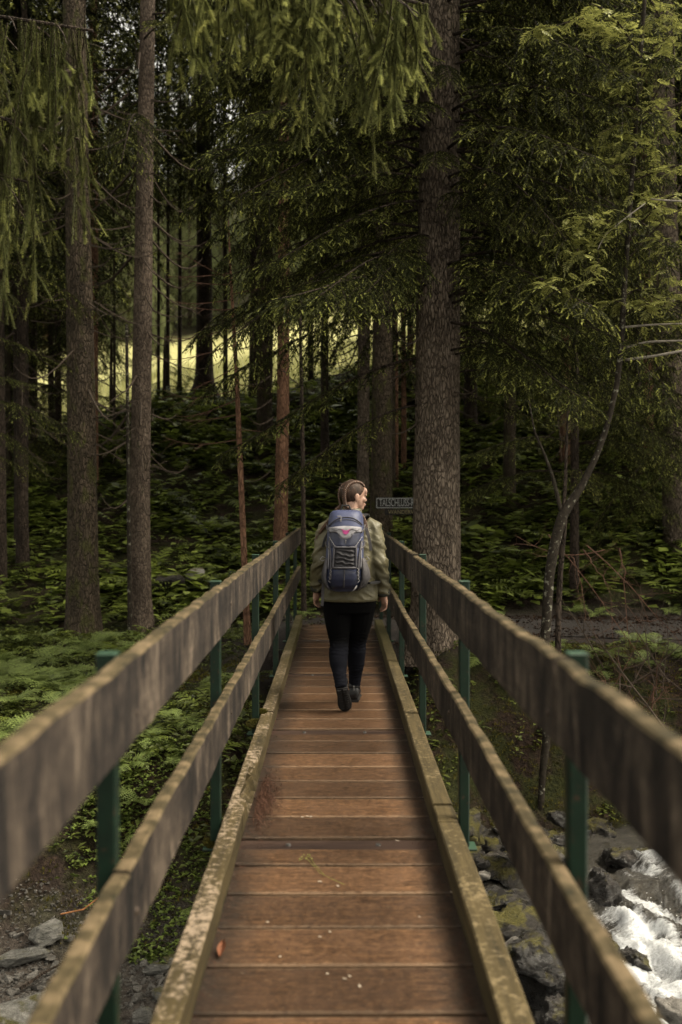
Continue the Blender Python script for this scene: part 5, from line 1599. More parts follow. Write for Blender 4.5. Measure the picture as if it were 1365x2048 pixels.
brush('dense tangle of dark bare twigs in front of the path at the right edge', tuple(at(1290, 1400, 9.7)), [(1150, 1230, 10.2, .05), (1210, 1190, 10.0, -.05), (1280, 1170, 9.8, .1), (1340, 1210, 9.6, .1), (1400, 1250, 9.6, .05), (1230, 1330, 9.8, .1), (1180, 1300, 10.0, -.1), (1120, 1330, 10.1, .1), (1330, 1290, 9.6, -.1)], MAT['twig'], 9, .007)
brush('long dark dead branches lying slanted over the path edge', tuple(at(1300, 1520, 9.0)), [(1125, 1200, 10.3, -.05), (1160, 1230, 10.0, .0), (1240, 1290, 9.8, .05), (1100, 1290, 10.1, .05)], MAT['twig'], 6, .016)
brush('fine bare twigs hanging below the young spruce at the right', tuple(at(1110, 760, 11.5)), [(1150, 880, 11.2, .0), (1060, 900, 11.4, .05), (1190, 860, 11.0, -.1), (1125, 930, 11.2, .03), (1220, 800, 11.1, .1)], MAT['twig'], 7, .005)
# fallen orange twig above the gravel
pts = [at(120, 1832, 6.75), at(165, 1822, 6.72), at(200, 1795, 6.75), at(220, 1785, 6.8)]
for q in pts: q.z = max(q.z, h(q.x, q.y) + .01)
mb = MB(); o0 = pts[0]
mb.tube([p - o0 for p in pts], [.006, .006, .005, .003], 6)
o = mb.build('twig', flat('orange_twig', (.30, .13, .05), .6, .3, .3, 30)); o.location = o0
props(o, 'fallen orange-brown twig lying above the gravel on the left', 'twig')
for (a, b_, w, lab) in (((38, 1998), (130, 1945), .010, 'dark wet stick lying across the grey slab in the lower left'), ((285, 1985 - 60), (330, 1912), .012, 'dark stick in the stone pile beside the left kerb')):
    p0 = ground_hit(*a, y0=4.5); p1 = ground_hit(*b_, y0=4.5); p0.z += .05; p1.z += .06
    mb = MB(); mb.tube([Vector((0, 0, 0)), (p1 - p0) * .5 + Vector((0, 0, .01)), p1 - p0], [w, w * .9, w * .6], 6); o = mb.build('stick', MAT['bark_dark']); o.location = p0; props(o, lab, 'stick')

# ------------------------------------------------------------------ litter on the deck
lv = []; lf = []; lt_ = []
r = np.random.default_rng(31)
def lit(x, y, z, ln, w, a, t, el=0.0):
    b = len(lv); d = np.array([math.cos(a) * math.cos(el), math.sin(a) * math.cos(el), math.sin(el)]); s_ = np.array([-math.sin(a), math.cos(a), 0]) * w; p = np.array([x, y, z])
    lv.extend([p - d * ln * .5 - s_, p - d * ln * .5 + s_, p + d * ln * .5 + s_ * .4, p + d * ln * .5 - s_ * .4]); lf.append((b, b + 1, b + 2)); lf.append((b, b + 2, b + 3)); lt_.extend([t] * 4)
for i in range(3600):
    sgn = -1 if r.random() < .5 else 1
    y = r.uniform(1.8, 12.2); dist = abs(r.normal(0, .035)) if r.random() < .75 else abs(r.normal(0, .12))
    if sgn < 0: x = -.436 + dist
    else: x = .426 - dist
    lit(x, y, .003 + max(0, .018 - dist * .25) * r.random(), r.uniform(.012, .03), .0012, r.uniform(0, 6.28), r.uniform(0, 1), r.normal(0, .3))
for i in range(1500):
    a = r.normal(0, .06); x = -.40 + abs(r.normal(0, .045)); y = 5.05 + r.normal(0, .20)
    lit(x, y, .004 + r.random() * max(0, .035 - abs(x + .42) * .3), r.uniform(.015, .04), .0017, r.uniform(0, 6.28), r.uniform(.2, 1), r.normal(0, .5))
for i in range(260):
    lit(r.uniform(-.42, .42), r.uniform(2.0, 12), .003, r.uniform(.008, .02), .0014, r.uniform(0, 6.28), r.uniform(.4, 1))
me = np_mesh('needle_litter', np.array(lv), np.array(lf), np.array(lt_)); 
props(new_obj('needle_litter', me, None, MAT['litter']), 'reddish dry needles gathered along both kerbs of the deck', None, None, 'stuff')
# little pale flecks (dry petals / droppings) and one dead leaf, one grass stalk
e = empty('dead_leaf', (-.392, 3.30, .004), 'curled orange dead leaf leaning against the left kerb near the bottom', 'leaf')
lb = MB(); rows = []
for i in range(7):
    t = i / 6; w = .022 * math.sin(math.pi * (t * .9 + .06)) + .002
    rows.append([(-w, t * .13, .006 + .012 * t + .012), (0, t * .13, .003 + .012 * t), (w, t * .13, .008 + .02 * t + .01)])
lb.add([p for rw in rows for p in rw], [(i * 3 + k, i * 3 + k + 1, i * 3 + k + 4, i * 3 + k + 3) for i in range(6) for k in range(2)])
o = lb.build('leaf_blade', MAT['leaf_orange'], e); o.rotation_euler = (.1, 0, -.05); o.scale = (.6, .6, .7)
p0 = at(610, 1715, 1); 
def deck_pt(px, py): Y = FPX * EYE / (py - 1000.0); q = at(px, py, Y); q.z = .006; return q
o0 = deck_pt(598, 1727); mb = MB()
P = [deck_pt(*q) - o0 for q in ((598, 1727), (612, 1722), (640, 1752), (668, 1768), (690, 1776))]
for k, q in enumerate(P): q.z += .004 * (k % 2)
mb.tube(P, .0011, 5)
P2 = [deck_pt(*q) - o0 for q in ((612, 1722), (616, 1714), (630, 1735), (650, 1757))]; mb.tube(P2, .001, 5)
for k in range(7):
    q = deck_pt(600 + k * 4, 1726 - (k % 3) * 4) - o0; mb.ellipsoid((q.x, q.y, .006), (.003, .006, .002), 6, 4)
o = mb.build('grass_stalk', MAT['grass_blade']); o.location = o0; props(o, 'bent yellow-green grass stalk lying in the middle of the deck', 'grass stalk')
mb = MB()
for (px, py) in ((615, 1636), (622, 1637), (605, 1638), (797, 1686), (793, 1685), (640, 1768), (676, 1777), (660, 1870), (720, 1980), (690, 1965), (560, 1920), (840, 1840), (905, 1790), (535, 1850), (640, 1880), (655, 1955), (700, 1960)):
    q = deck_pt(px, py); s_ = random.uniform(.003, .007); mb.box((q.x, q.y, .004), (s_ * 2.2, s_, .002), Matrix.Rotation(random.uniform(0, 3), 3, 'Z'))
props(mb.build('pale_flecks', flat('pale_fleck', (.45, .38, .30), .8, .2, .2, 30)), 'small pale specks scattered over the planks', None, None, 'stuff')
# moss cushions on the left kerb by the post
def cushion(x, y, z, s, label):
    mb = MB(); r = random.Random(int(y * 100))
    for k in range(420):
        a = r.uniform(0, 6.28); q = r.random() ** .5; px_, py_ = math.cos(a) * q * s, math.sin(a) * q * s * 1.6; zz = s * .45 * (1 - q * q)
        d = Vector((px_ / s * .6 + r.gauss(0, .3), py_ / s * .4 + r.gauss(0, .3), .9)); w = Vector((r.gauss(0, 1), r.gauss(0, 1), 0)).normalized() * .003
        p = Vector((px_, py_, zz)); mb.add([p - w, p + w, p + d * .018], [(0, 1, 2)], 0, r.uniform(.15, 1))
    mb.ellipsoid((0, 0, 0), (s * .9, s * 1.4, s * .42), 10, 6, 0, None, .2)
    o = mb.build('moss_cushion', MAT['moss']); o.location = (x, y, z); props(o, label, 'moss')
cushion(-.535, 6.45, .07, .055, 'golden moss cushion hanging over the left kerb at the third post')
cushion(-.50, 6.62, .112, .03, 'flat moss tuft on top of the left kerb at its joint')
cushion(-.555, 4.42, -.005, .035, 'small moss cushion at the foot of the second left post')

# ------------------------------------------------------------------ signpost half hidden by the thick trunk
def text_mesh(txt, size, depth=.002, squeeze=1.0):
    cu = bpy.data.curves.new('t', 'FONT'); cu.body = txt; cu.size = size; cu.extrude = depth; cu.align_x = 'LEFT'; cu.align_y = 'CENTER'
    o = new_obj('t', cu); dg = bpy.context.evaluated_depsgraph_get(); dg.update()
    me = bpy.data.meshes.new_from_object(o.evaluated_get(dg)); bpy.data.objects.remove(o)
    for v in me.vertices: v.co.x *= squeeze
    me.name = 'lettering'; return me
Ys = 14.4
c = at(834, 1007, Ys); zg = h(c.x, c.y)
sg = empty('signpost', (c.x, c.y, zg - .2), 'dark wooden hiking sign with pale letters half hidden behind the thick trunk', 'sign')
m_sign = flat('dark_sign_board', (.012, .011, .010), .7, .2, .4, 30)
m_let = flat('pale_lettering', (.22, .225, .23), .7, .2, .35, 60)
m_ly = flat('yellowish_lettering', (.14, .12, .065), .7, .2, .4, 60)
mb = MB(); mb.box((0, .06, 1.0), (.11, .08, 2.0 + .1), bev=.008); mb.build('sign_pole', MAT['bark_dark'], sg)
def sign_board(x0, x1, py0, py1, txt, mat, border, size, sq, name='sign_board'):
    zc = at(0, (py0 + py1) / 2, Ys).z - (zg - .2); hh = (py1 - py0) * Ys / FPX
    xa, xb = at(x0, 0, Ys).x - c.x, at(x1, 0, Ys).x - c.x
    mb = MB(); mb.box(((xa + xb) / 2, 0, zc), (xb - xa, .035, hh), bev=.004); o = mb.build(name, m_sign, sg)
    if border:
        mb = MB()
        for zz in (-1, 1): mb.box(((xa + xb) / 2, -.019, zc + zz * (hh / 2 - .012)), (xb - xa - .02, .004, .010))
        for xx in (xa + .014, xb - .014): mb.box((xx, -.019, zc), (.010, .004, hh - .034))
        mb.build('border', m_let, o)
    me = text_mesh(txt, size, .002, sq)
    t = new_obj('lettering', me, o, mat); t.rotation_euler = (R(90), 0, 0); t.location = (xa + .05, -.0205, zc)
sign_board(752, 862, 995, 1017, 'TALSCHLUSS-RUNDWEG', m_let, True, .15, .50)
sign_board(770, 858, 1018.5, 1030, 'WANDERWEG', m_ly, False, .085, .88)

# ------------------------------------------------------------------ the hiker
from mathutils import noise as mnoise
PX0, PY0 = .09, 7.35
person = empty('person', (PX0, PY0, 0), 'hiker with two braids in olive jacket and black leggings, walking away and looking right', 'person')
m_skin = N('skin'); pc = m_skin.coord(); nn = m_skin.noise(pc, 40, 3)
M_SKIN = m_skin.done(m_skin.mix(m_skin.mrange(nn, .3, .7), (.21, .122, .088), (.27, .165, .122)), .5, .35)
m_skin.b.inputs['Subsurface Weight'].default_value = .02
m_j = N('olive_shell_fabric'); pc = m_j.coord()
jn = m_j.noise(pc, 9, 4, .6, .6)
m_j.bump(m_j.noise(pc, 26, 4, .55, .8), .35, .012)
M_JACKET = m_j.done(m_j.ramp(jn, [(.3, (.056, .050, .027)), (.7, (.092, .082, .046))]), .5, .35)
m_l = N('black_leggings'); pc = m_l.coord(); zz = m_l.sep(pc)[2]
M_LEG = m_l.done(m_l.mix(m_l.mrange(zz, .44, .50), (.0048, .0052, .0078), (.0015, .0015, .0017)), .9, .06)
m_h = N('brown_hair'); pc = m_h.coord('Object', (60, 60, 14)); hn = m_h.noise(pc, 1.0, 5, .7)
m_h.bump(hn, .6, .004)
M_HAIR = m_h.done(m_h.ramp(hn, [(.3, (.009, .005, .0035)), (.55, (.030, .016, .010)), (.75, (.085, .048, .030))]), .6, .2)
m_b = N('braided_hair'); pc = m_b.coord('Object', (90, 90, 40)); hn = m_b.noise(pc, 1.0, 4, .7)
M_BRAID = m_b.done(m_b.ramp(hn, [(.3, (.016, .008, .005)), (.55, (.060, .029, .016)), (.75, (.17, .092, .052))]), .42, .4)
M_SHOE = flat('black_hiking_shoe', (.009, .009, .010), .55, .4, .5, 40, .4)
M_SOLE = flat('dark_rubber_sole', (.016, .015, .015), .8, .2, .4, 50, .3)
M_CUFF = flat('dark_cuff', (.018, .018, .014), .7, .2, .3, 30)

HC = Vector((.030, .015, 1.557))             # head centre
YAW = R(-66)
HR = Matrix.Rotation(YAW, 3, 'Z') @ Matrix.Rotation(R(-4), 3, 'X')
def hp(x, y, z): return HC + HR @ Vector((x, y, z))

bm_ = MB()
def ell(mb, c, r, rot=None, nu=16, nv=10, mi=0): mb.ellipsoid(c, r, nu, nv, mi, rot)
# skull, face
ell(bm_, hp(0, -.008, .022), (.071, .090, .086), HR, 20, 12)
ell(bm_, hp(0, .030, -.028), (.057, .058, .078), HR, 18, 12)
ell(bm_, hp(0, .058, -.078), (.034, .030, .028), HR)          # chin
ell(bm_, hp(0, .078, .040), (.052, .022, .034), HR)           # forehead
for s in (-1, 1):
    ell(bm_, hp(s * .034, .066, -.022), (.024, .020, .024), HR)   # cheeks
    ell(bm_, hp(s * .076, -.004, -.012), (.010, .020, .032), HR)  # ears
    ell(bm_, hp(s * .030, .082, .012), (.022, .010, .008), HR)    # brow ridges
bm_.tube([hp(0, .086, .012), hp(0, .096, -.008), hp(0, .104, -.022)], [.007, .0085, .0095], 8)
ell(bm_, hp(0, .099, -.026), (.014, .010, .007), HR)
ell(bm_, hp(0, .089, -.052), (.022, .010, .007), HR); ell(bm_, hp(0, .087, -.063), (.019, .009, .007), HR)
# neck, torso
bm_.tube([(.005, -.01, 1.34), (.012, -.005, 1.42), tuple(hp(0, -.02, -.05))], [.068, .054, .055], 14)
def ring(cx, cy, z, rx, ry, n=20, p=2.3):
    o = []
    for k in range(n):
        a = 6.28318 * k / n; c, s = math.cos(a), math.sin(a)
        o.append((cx + rx * math.copysign(abs(c) ** (2 / p), c), cy + ry * math.copysign(abs(s) ** (2 / p), s), z))
    return o
bm_.loft([ring(0, 0, .74, .16, .12), ring(0, 0, .85, .17, .125), ring(0, 0, 1.02, .14, .105), ring(0, 0, 1.2, .16, .11), ring(0, 0, 1.33, .15, .095), ring(0, 0, 1.40, .07, .06)])
ARM = {-1: [(-.155, -.005, 1.345), (-.215, -.035, 1.09), (-.240, .045, .868)], 1: [(.160, -.005, 1.345), (.220, -.045, 1.07), (.252, .03, .838)]}
for s in (-1, 1):
    a, b, c = [Vector(q) for q in ARM[s]]
    bm_.tube([a, a.lerp(b, .5), b, b.lerp(c, .5), c], [.055, .048, .040, .037, .027], 12)
LEG = {-1: [(-.090, .0, .80), (-.086, .005, .62), (-.074, -.015, .475), (-.085, -.125, .375), (-.066, -.245, .225)], 1: [(.088, .01, .80), (.078, .06, .62), (.060, .095, .475), (.054, .145, .34), (.040, .205, .095)]}
for s in (-1, 1):
    bm_.tube(LEG[s], [.105, .082, .058, .050, .034], 14)
    ell(bm_, Vector(LEG[s][4]) + Vector((0, .03, -.03)), (.035, .06, .035))
# hands: palm, four unequal curled fingers, thumb off the side of the palm
def hand(s):
    w = Vector(ARM[s][2]); c = Vector(ARM[s][1])
    ax = (w - c).normalized()
    ax = (ax * .8 + Vector((s * .06, .10, -.5))).normalized()           # hand direction (down)
    fwd = Vector((-s * .35, .94, 0)); fwd = (fwd - ax * fwd.dot(ax)).normalized()   # thumb side faces forward
    inn = ax.cross(fwd) * (1 if ax.cross(fwd).x * -s > 0 else -1)        # palm faces the thigh
    mb = bm_
    mb.tube([w - ax * .02, w + ax * .03, w + ax * .085], [.026, .028, .026], 10)
    for k in (-1, 0, 1): mb.tube([w + ax * .02 + fwd * k * .016, w + ax * .085 + fwd * k * .024], [.014, .0135], 8)
    for k, (off, L) in enumerate(((.033, .066), (.011, .075), (-.011, .070), (-.032, .055))):
        b = w + ax * .083 + fwd * off
        curl = (.5, .6, .7, .8)[k]
        p1 = b + (ax * .95 + inn * .25).normalized() * L * .45
        p2 = p1 + (ax * (1 - curl * .5) + inn * curl).normalized() * L * .32
        p3 = p2 + (ax * (.75 - curl * .6) + inn * (curl + .25)).normalized() * L * .25
        mb.tube([b - ax * .02, b, p1, p2, p3], [.0095, .0095, .0088, .0080, .0066], 8)
    b = w + ax * .028 + fwd * .026
    q1 = b + (ax * .6 + fwd * .55 + inn * .3).normalized() * .038
    q2 = q1 + (ax * .85 + fwd * .15 + inn * .4).normalized() * .03
    mb.tube([b - fwd * .012, b, q1, q2], [.014, .0125, .0105, .0078], 8)
for s in (-1, 1): hand(s)
body_me = remeshed(bm_, .0056, 3, .5, 'body')
new_obj('body', body_me, person, M_SKIN)
for s in (-1, 1):
    mb = MB(); ell(mb, hp(s * .030, .082, -.002), (.013, .008, .006), HR, 8, 6); mb.build('eye', flat('eye_dark', (.02, .012, .01), .2, .6, .1), person, True)
    mb = MB(); mb.tube([hp(s * .014, .096, .015), hp(s * .032, .090, .020), hp(s * .048, .074, .015)], [.0035, .004, .002], 5); mb.build('eyebrow', M_HAIR, person, True)
mb = MB(); ell(mb, hp(0, .0945, -.0525), (.020, .007, .0055), HR, 8, 6); ell(mb, hp(0, .0925, -.0625), (.017, .007, .0055), HR, 8, 6)
mb.build('lips', flat('lips', (.27, .14, .115), .45, .4, .1), person, True)

# jacket: torso and sleeves as one shell, then folds
jb = MB()
jb.loft([ring(0, 0, .792, .205, .158, 28), ring(0, 0, .85, .203, .155, 28), ring(0, 0, .95, .196, .147, 28), ring(0, -.002, 1.08, .190, .140, 28), ring(0, -.004, 1.2, .192, .138, 28), ring(0, -.005, 1.29, .188, .128, 28), ring(0, -.005, 1.35, .158, .108, 28), ring(.003, -.005, 1.395, .105, .085, 28), ring(.008, -.003, 1.43, .078, .074, 28), ring(.010, -.002, 1.455, .074, .072, 28)])
for s in (-1, 1):
    a, b, c = [Vector(q) for q in ARM[s]]
    sh = a + Vector((-s * .045, 0, .012)); hm = a + Vector((s * .018, 0, -.03))
    jb.tube([sh, hm, a.lerp(b, .35), a.lerp(b, .7), b, b.lerp(c, .35), b.lerp(c, .7), c + (c - b).normalized() * .0], [.060, .073, .071, .066, .062, .058, .054, .049], 18)
jme = remeshed(jb, .0075, 5, .5, 'jacket')
for v in jme.vertices:
    p = v.co; n = Vector(v.normal)
    arm = min(1.0, max(0, (abs(p.x) - .165) / .04)) * (1 if p.z < 1.33 else .35)
    q = Vector((p.x * 7, p.y * 7, p.z * 15 + abs(p.x) * 9))
    f = 1 - abs(mnoise.noise(q)) * 2.2
    g = mnoise.noise(Vector((p.x * 16, p.y * 16, p.z * 9 + 4)))
    amp = .008 + .012 * arm
    d = (max(0, f) ** 1.5 - .45) * amp + g * .0035
    if p.z < .80: d *= .3
    v.co = p + n * d
jme.materials.append(M_JACKET)
jk = new_obj('jacket', jme, person)
for s in (-1, 1):
    a, b, c = [Vector(q) for q in ARM[s]]; ax = (c - b).normalized()
    mb = MB(); mb.tube([c - ax * .016, c - ax * .002, c + ax * .010, c + ax * .006], [.052, .0525, .050, .030], 16); mb.build('cuff', M_CUFF, jk, True)
mb = MB()   # hem drawcord channel
rg = ring(0, 0, .790, .207, .160, 32); rg2 = ring(0, 0, .806, .2085, .1615, 32); rg3 = ring(0, 0, .788, .195, .15, 32)
mb.loft([rg3, rg, rg2], cap=False); mb.build('hem', M_JACKET, jk, True)
mb = MB(); mb.loft([ring(.010, -.002, 1.425, .083, .078, 24), ring(.012, -.002, 1.465, .080, .077, 24), ring(.012, -.002, 1.468, .074, .071, 24), ring(.010, -.002, 1.43, .07, .068, 24)], cap=False); mb.build('collar', M_JACKET, jk, True)
# small dark bird-like mark on the right shoulder blade
mb = MB(); cx, cz = .150, 1.312
for (x0, z0, x1, z1) in ((-.016, .006, 0, .012), (0, .012, .016, .016), (0, .012, -.004, -.004), (-.004, -.004, -.018, -.012), (-.004, -.004, .010, -.010)):
    mb.tube([(cx + x0, -.1, cz + z0), (cx + x1, -.1, cz + z1)], .0017, 4)
# lay the mark on the jacket's surface
from mathutils.bvhtree import BVHTree
bvh = BVHTree.FromPolygons([v.co for v in jme.vertices], [tuple(p.vertices) for p in jme.polygons])
vv = []
for (x, y, z) in mb.v:
    hit = bvh.ray_cast(Vector((x, -1, z)), Vector((0, 1, 0)))
    vv.append((x, (hit[0].y if hit[0] else -.1) - .0015 + (y + .1) * .5, z))
mb.v = vv; mb.build('emblem', flat('dark_print', (.02, .02, .015), .7, .2, .1), jk)

# leggings
lb = MB()
lb.loft([ring(0, .0, .70, .165, .125, 24), ring(0, 0, .76, .188, .142, 24), ring(0, 0, .83, .182, .138, 24), ring(0, 0, .90, .165, .120, 24)])
for s, rad in ((-1, [.118, .096, .071, .062, .044]), (1, [.118, .094, .069, .060, .042])):
    P = [Vector(q) for q in LEG[s]]; PP = []; RR = []
    for i in range(4):
        for k in range(4): t = k / 4; PP.append(P[i].lerp(P[i + 1], t)); RR.append(rad[i] * (1 - t) + rad[i + 1] * t)
    PP.append(P[-1]); RR.append(rad[-1])
    for it in range(2):
        for i in range(1, len(PP) - 1): PP[i] = (PP[i - 1] + PP[i] * 2 + PP[i + 1]) / 4
    # calf muscle
    for i, q in enumerate(PP):
        if 10 <= i <= 13: RR[i] += .006; PP[i] = q + Vector((0, -.008, 0))
    PP.append(PP[-1] + (PP[-1] - PP[-2]).normalized() * .05); RR.append(RR[-1] * .97)
    lb.tube(PP, RR, 18)
lme = remeshed(lb, .0075, 5, .5, 'leggings')
for v in lme.vertices:
    p = v.co
    if p.z < .30 or (.40 < p.z < .55): v.co = p + Vector(v.normal) * math.sin(p.z * 260 + mnoise.noise(p * 20) * 4) * .0022
new_obj('leggings', lme, person, M_LEG)
# shoes
def shoe(toe, heel, up, name):
    """toe and heel: ground side points of the sole; up: direction away from the sole"""
    d = (toe - heel); L = d.length; d.normalize(); up = (up - d * up.dot(d)).normalized(); sx = d.cross(up)
    sec = [(-.02, .030, .062, .0), (.0, .037, .098, 0), (.18, .040, .115, 0), (.34, .038, .105, .0), (.52, .042, .078, 0), (.74, .047, .058, 0), (.92, .040, .046, 0), (1.03, .022, .036, 0)]
    def rg(t, w, hgt, z0):
        o = []
        for k in range(14):
            a = 6.28318 * k / 14; c, s_ = math.cos(a), math.sin(a)
            o.append(heel + d * (t * L) + sx * (w * math.copysign(abs(c) ** .75, c)) + up * (z0 + hgt / 2 + hgt / 2 * math.copysign(abs(s_) ** .8, s_)))
        return o
    mb = MB(); mb.loft([rg(t, w, hg, .016) for t, w, hg, _ in sec]); o = mb.build(name, M_SHOE, person, True)
    mb = MB(); mb.loft([rg(t, w + .005, .026, .0) for t, w, hg, _ in sec]); sl = mb.build('sole', M_SOLE, o)
    mb = MB()
    for k in range(9):
        t = .04 + .92 * k / 9
        for s_ in (-1, 1): mb.box(tuple(heel + d * (t * L) + sx * s_ * .021 - up * .004), (.026, .014, .012), Matrix((sx, d, up)).transposed())
    mb.build('tread', M_SOLE, o)
    top = heel + d * L * .14 + up * .10
    mb = MB(); mb.tube([top, top + (up * .9 + d * .15) * .03, top + (up * .9 + d * .15) * .038], [.046, .045, .038], 14); mb.build('ankle_pad', M_SHOE, o, True)
    mb = MB()
    for k in range(4):
        t = .42 + .07 * k; mb.tube([heel + d * t * L + sx * -.03 + up * (.105 - .014 * k), heel + d * (t + .03) * L + up * (.118 - .015 * k), heel + d * t * L + sx * .03 + up * (.105 - .014 * k)], .003, 4)
    mb.tube([heel - d * .012 + up * .09, heel - d * .016 + up * .118, heel + d * .0 + up * .122], .006, 5)
    mb.build('laces', flat('grey_lace', (.10, .10, .10), .6, .3, .2), o)
shoe(Vector((-.028, -.175, .008)), Vector((-.056, -.298, .185)), Vector((-.05, .75, .55)), 'shoe')
shoe(Vector((.052, .415, .004)), Vector((.036, .155, .004)), Vector((0, 0, 1)), 'shoe')

# hair: cap combed back into two braids
hb = MB()
nu, nv = 72, 40; vs = []; fs = []
for j in range(nv + 1):
    th = math.pi * .90 * j / nv
    for i in range(nu):
        ph = 2 * math.pi * i / nu
        x, y, z = math.sin(th) * math.cos(ph), math.sin(th) * math.sin(ph), math.cos(th)
        # hairline: forehead, temples, behind the ears, nape
        q = Vector((x * .0755, -.012 + y * .096, .026 + z * .0935))
        line = float(np.interp(q.y, [-.10, -.05, -.02, .005, .03, .06, .09], [-.088, -.080, -.050, .004, .018, .050, .066])) + .004 * math.sin(ph * 23)
        k = 1.0 if q.z > line else max(.80, 1 - (line - q.z) * 9)
        k *= 1 + .012 * math.sin(ph * 34 + z * 4) * (1 if k == 1.0 else 0)
        vs.append(hp(q.x * k, -.012 + (q.y + .012) * k, .026 + (q.z - .026) * k))
for j in range(nv):
    for i in range(nu):
        i2 = (i + 1) % nu; fs.append((j * nu + i, (j + 1) * nu + i, (j + 1) * nu + i2, j * nu + i2))
hb.add(vs, fs)
hb.build('hair', M_HAIR, person, True)
def braid(path, rad, turns, name='braid', taper=.35):
    P = [Vector(p) for p in path]; Q = []
    for i in range(len(P) - 1):
        p0, p1, p2, p3 = P[max(i - 1, 0)], P[i], P[i + 1], P[min(i + 2, len(P) - 1)]
        for k in range(14):
            t = k / 14
            Q.append(.5 * ((2 * p1) + (-p0 + p2) * t + (2 * p0 - 5 * p1 + 4 * p2 - p3) * t * t + (-p0 + 3 * p1 - 3 * p2 + p3) * t ** 3))
    Q.append(P[-1]); n = len(Q)
    mb = MB(); ctr = HC + Vector((0, 0, -.02))
    for st in range(3):
        pts = []; rr_ = []
        for i, q in enumerate(Q):
            t = i / (n - 1); d = (Q[min(i + 1, n - 1)] - Q[max(i - 1, 0)]).normalized()
            out = (q - ctr); out = (out - d * out.dot(d)).normalized(); sd_ = d.cross(out)
            ph = turns * 6.28318 * t + st * 2.0944; k = 1 - taper * t
            pts.append(q + sd_ * math.sin(ph) * rad * .85 * k + out * math.sin(2 * ph) * rad * .38 * k); rr_.append(rad * .62 * k)
        mb.tube(pts, rr_, 7)
    return mb.build(name, M_BRAID, person, True)
for s in (-1, 1):
    up_ = [hp(s * .022, .070, .080), hp(s * .033, .040, .102), hp(s * .041, -.008, .107), hp(s * .045, -.060, .087), hp(s * .047, -.092, .044), hp(s * .047, -.096, -.003), hp(s * .042, -.088, -.045), hp(s * .040, -.076, -.078)]
    braid(up_, .0100, 8.5, 'crown_braid', -.25)
nl = hp(-.040, -.075, -.078); nr = hp(.040, -.075, -.078)
braid([nl, nl + Vector((-.035, -.030, -.03)), (-.085, -.115, 1.425), (-.150, -.110, 1.375), (-.195, -.085, 1.325), (-.222, -.06, 1.285)], .0135, 8, 'braid', .35)
mb = MB()
for k in range(9):
    a = Vector((-.222, -.06, 1.285)); mb.tube([a, a + Vector((-.018 + random.uniform(-.006, .006), random.uniform(-.004, .004), -.022)), a + Vector((-.032 + random.uniform(-.012, .012), random.uniform(-.01, .01), -.050))], [.003, .0025, .0005], 4)
mb.build('braid_end', M_BRAID, person)
braid([nr, nr + Vector((.02, -.03, -.02)), (.075, -.112, 1.425), (.105, -.125, 1.385), (.120, -.128, 1.335), (.128, -.130, 1.285)], .0135, 7, 'braid', .3)
mb = MB(); r = random.Random(4)     # flyaway hairs
for k in range(170):
    a = r.uniform(0, 6.28); b = r.uniform(.1, 1.6); p = Vector((math.sin(b) * math.cos(a) * .078, -.01 + math.sin(b) * math.sin(a) * .096, .024 + math.cos(b) * .094))
    if p.y > .02 and p.z < .07: continue
    d = Vector((r.gauss(0, .5), -.4 + r.gauss(0, .5), r.uniform(.0, .7))); mb.tube([hp(*p), hp(*(p + d * .012)), hp(*(p + d * .022 + Vector((0, -.006, -.004))))], .0005, 3, cap=False)
mb.build('loose_hairs', M_BRAID, person)

# ------------------------------------------------------------------ backpack
pack = empty('backpack', (PX0 - .035, PY0 - .14, .88), 'slate blue hiking backpack with grey stretch pocket and pink mark, worn by the hiker', 'backpack')
def pf(z):      # z in person space -> half width, back depth, centre x
    zs = [.872, .885, .92, .97, 1.05, 1.15, 1.25, 1.33, 1.39, 1.43, 1.452, 1.458]
    ws = [.070, .105, .135, .146, .142, .136, .134, .132, .126, .118, .100, .060]
    ds = [.110, .155, .195, .215, .220, .212, .198, .182, .160, .135, .105, .070]
    return np.interp(z, zs, ws), np.interp(z, zs, ds)
def cxz(z): return (z - 1.15) * .035
OX, OY, OZ = .035, .14 - .0, -.88          # shift from person space to pack space
BK = -.118                                   # plane of the back
def surf(u, z, off=0.0):
    """point on the pack's rear surface; u -1..1 across"""
    w, d = pf(z)
    x = (w + off * .6) * u
    y = BK - (d + off) * (1 - abs(u) ** 3.2) ** .42 if abs(u) < 1 else BK
    return Vector((x + cxz(z), y + OY, z + OZ))
M_SLATE = flat('slate_blue_nylon', (.034, .041, .086), .55, .35, .18, 14, .5)
M_NAVY = flat('navy_nylon', (.012, .015, .036), .5, .4, .25, 14, .5)
M_PGREY = flat('grey_nylon', (.050, .048, .055), .6, .3, .2, 30, .3)
M_LGREY = flat('pale_grey_patch', (.17, .165, .18), .6, .3, .25, 26, .4)
M_MESH = flat('dark_stretch_mesh', (.022, .021, .024), .7, .25, .3, 70, .4)
M_WEB = flat('grey_webbing', (.050, .047, .050), .7, .25, .3, 50)
M_PINK = flat('magenta_print', (.24, .025, .12), .6, .3, .1)
M_CORD = flat('pale_cord', (.17, .165, .17), .6, .3, .2)
M_BLACKW = flat('black_webbing', (.014, .014, .015), .7, .25, .3, 50)
zs = [.872, .885, .90, .92, .945, .97, 1.01, 1.05, 1.10, 1.15, 1.20, 1.25, 1.29, 1.33, 1.36, 1.39, 1.41, 1.43, 1.443, 1.452, 1.458]
rings = []
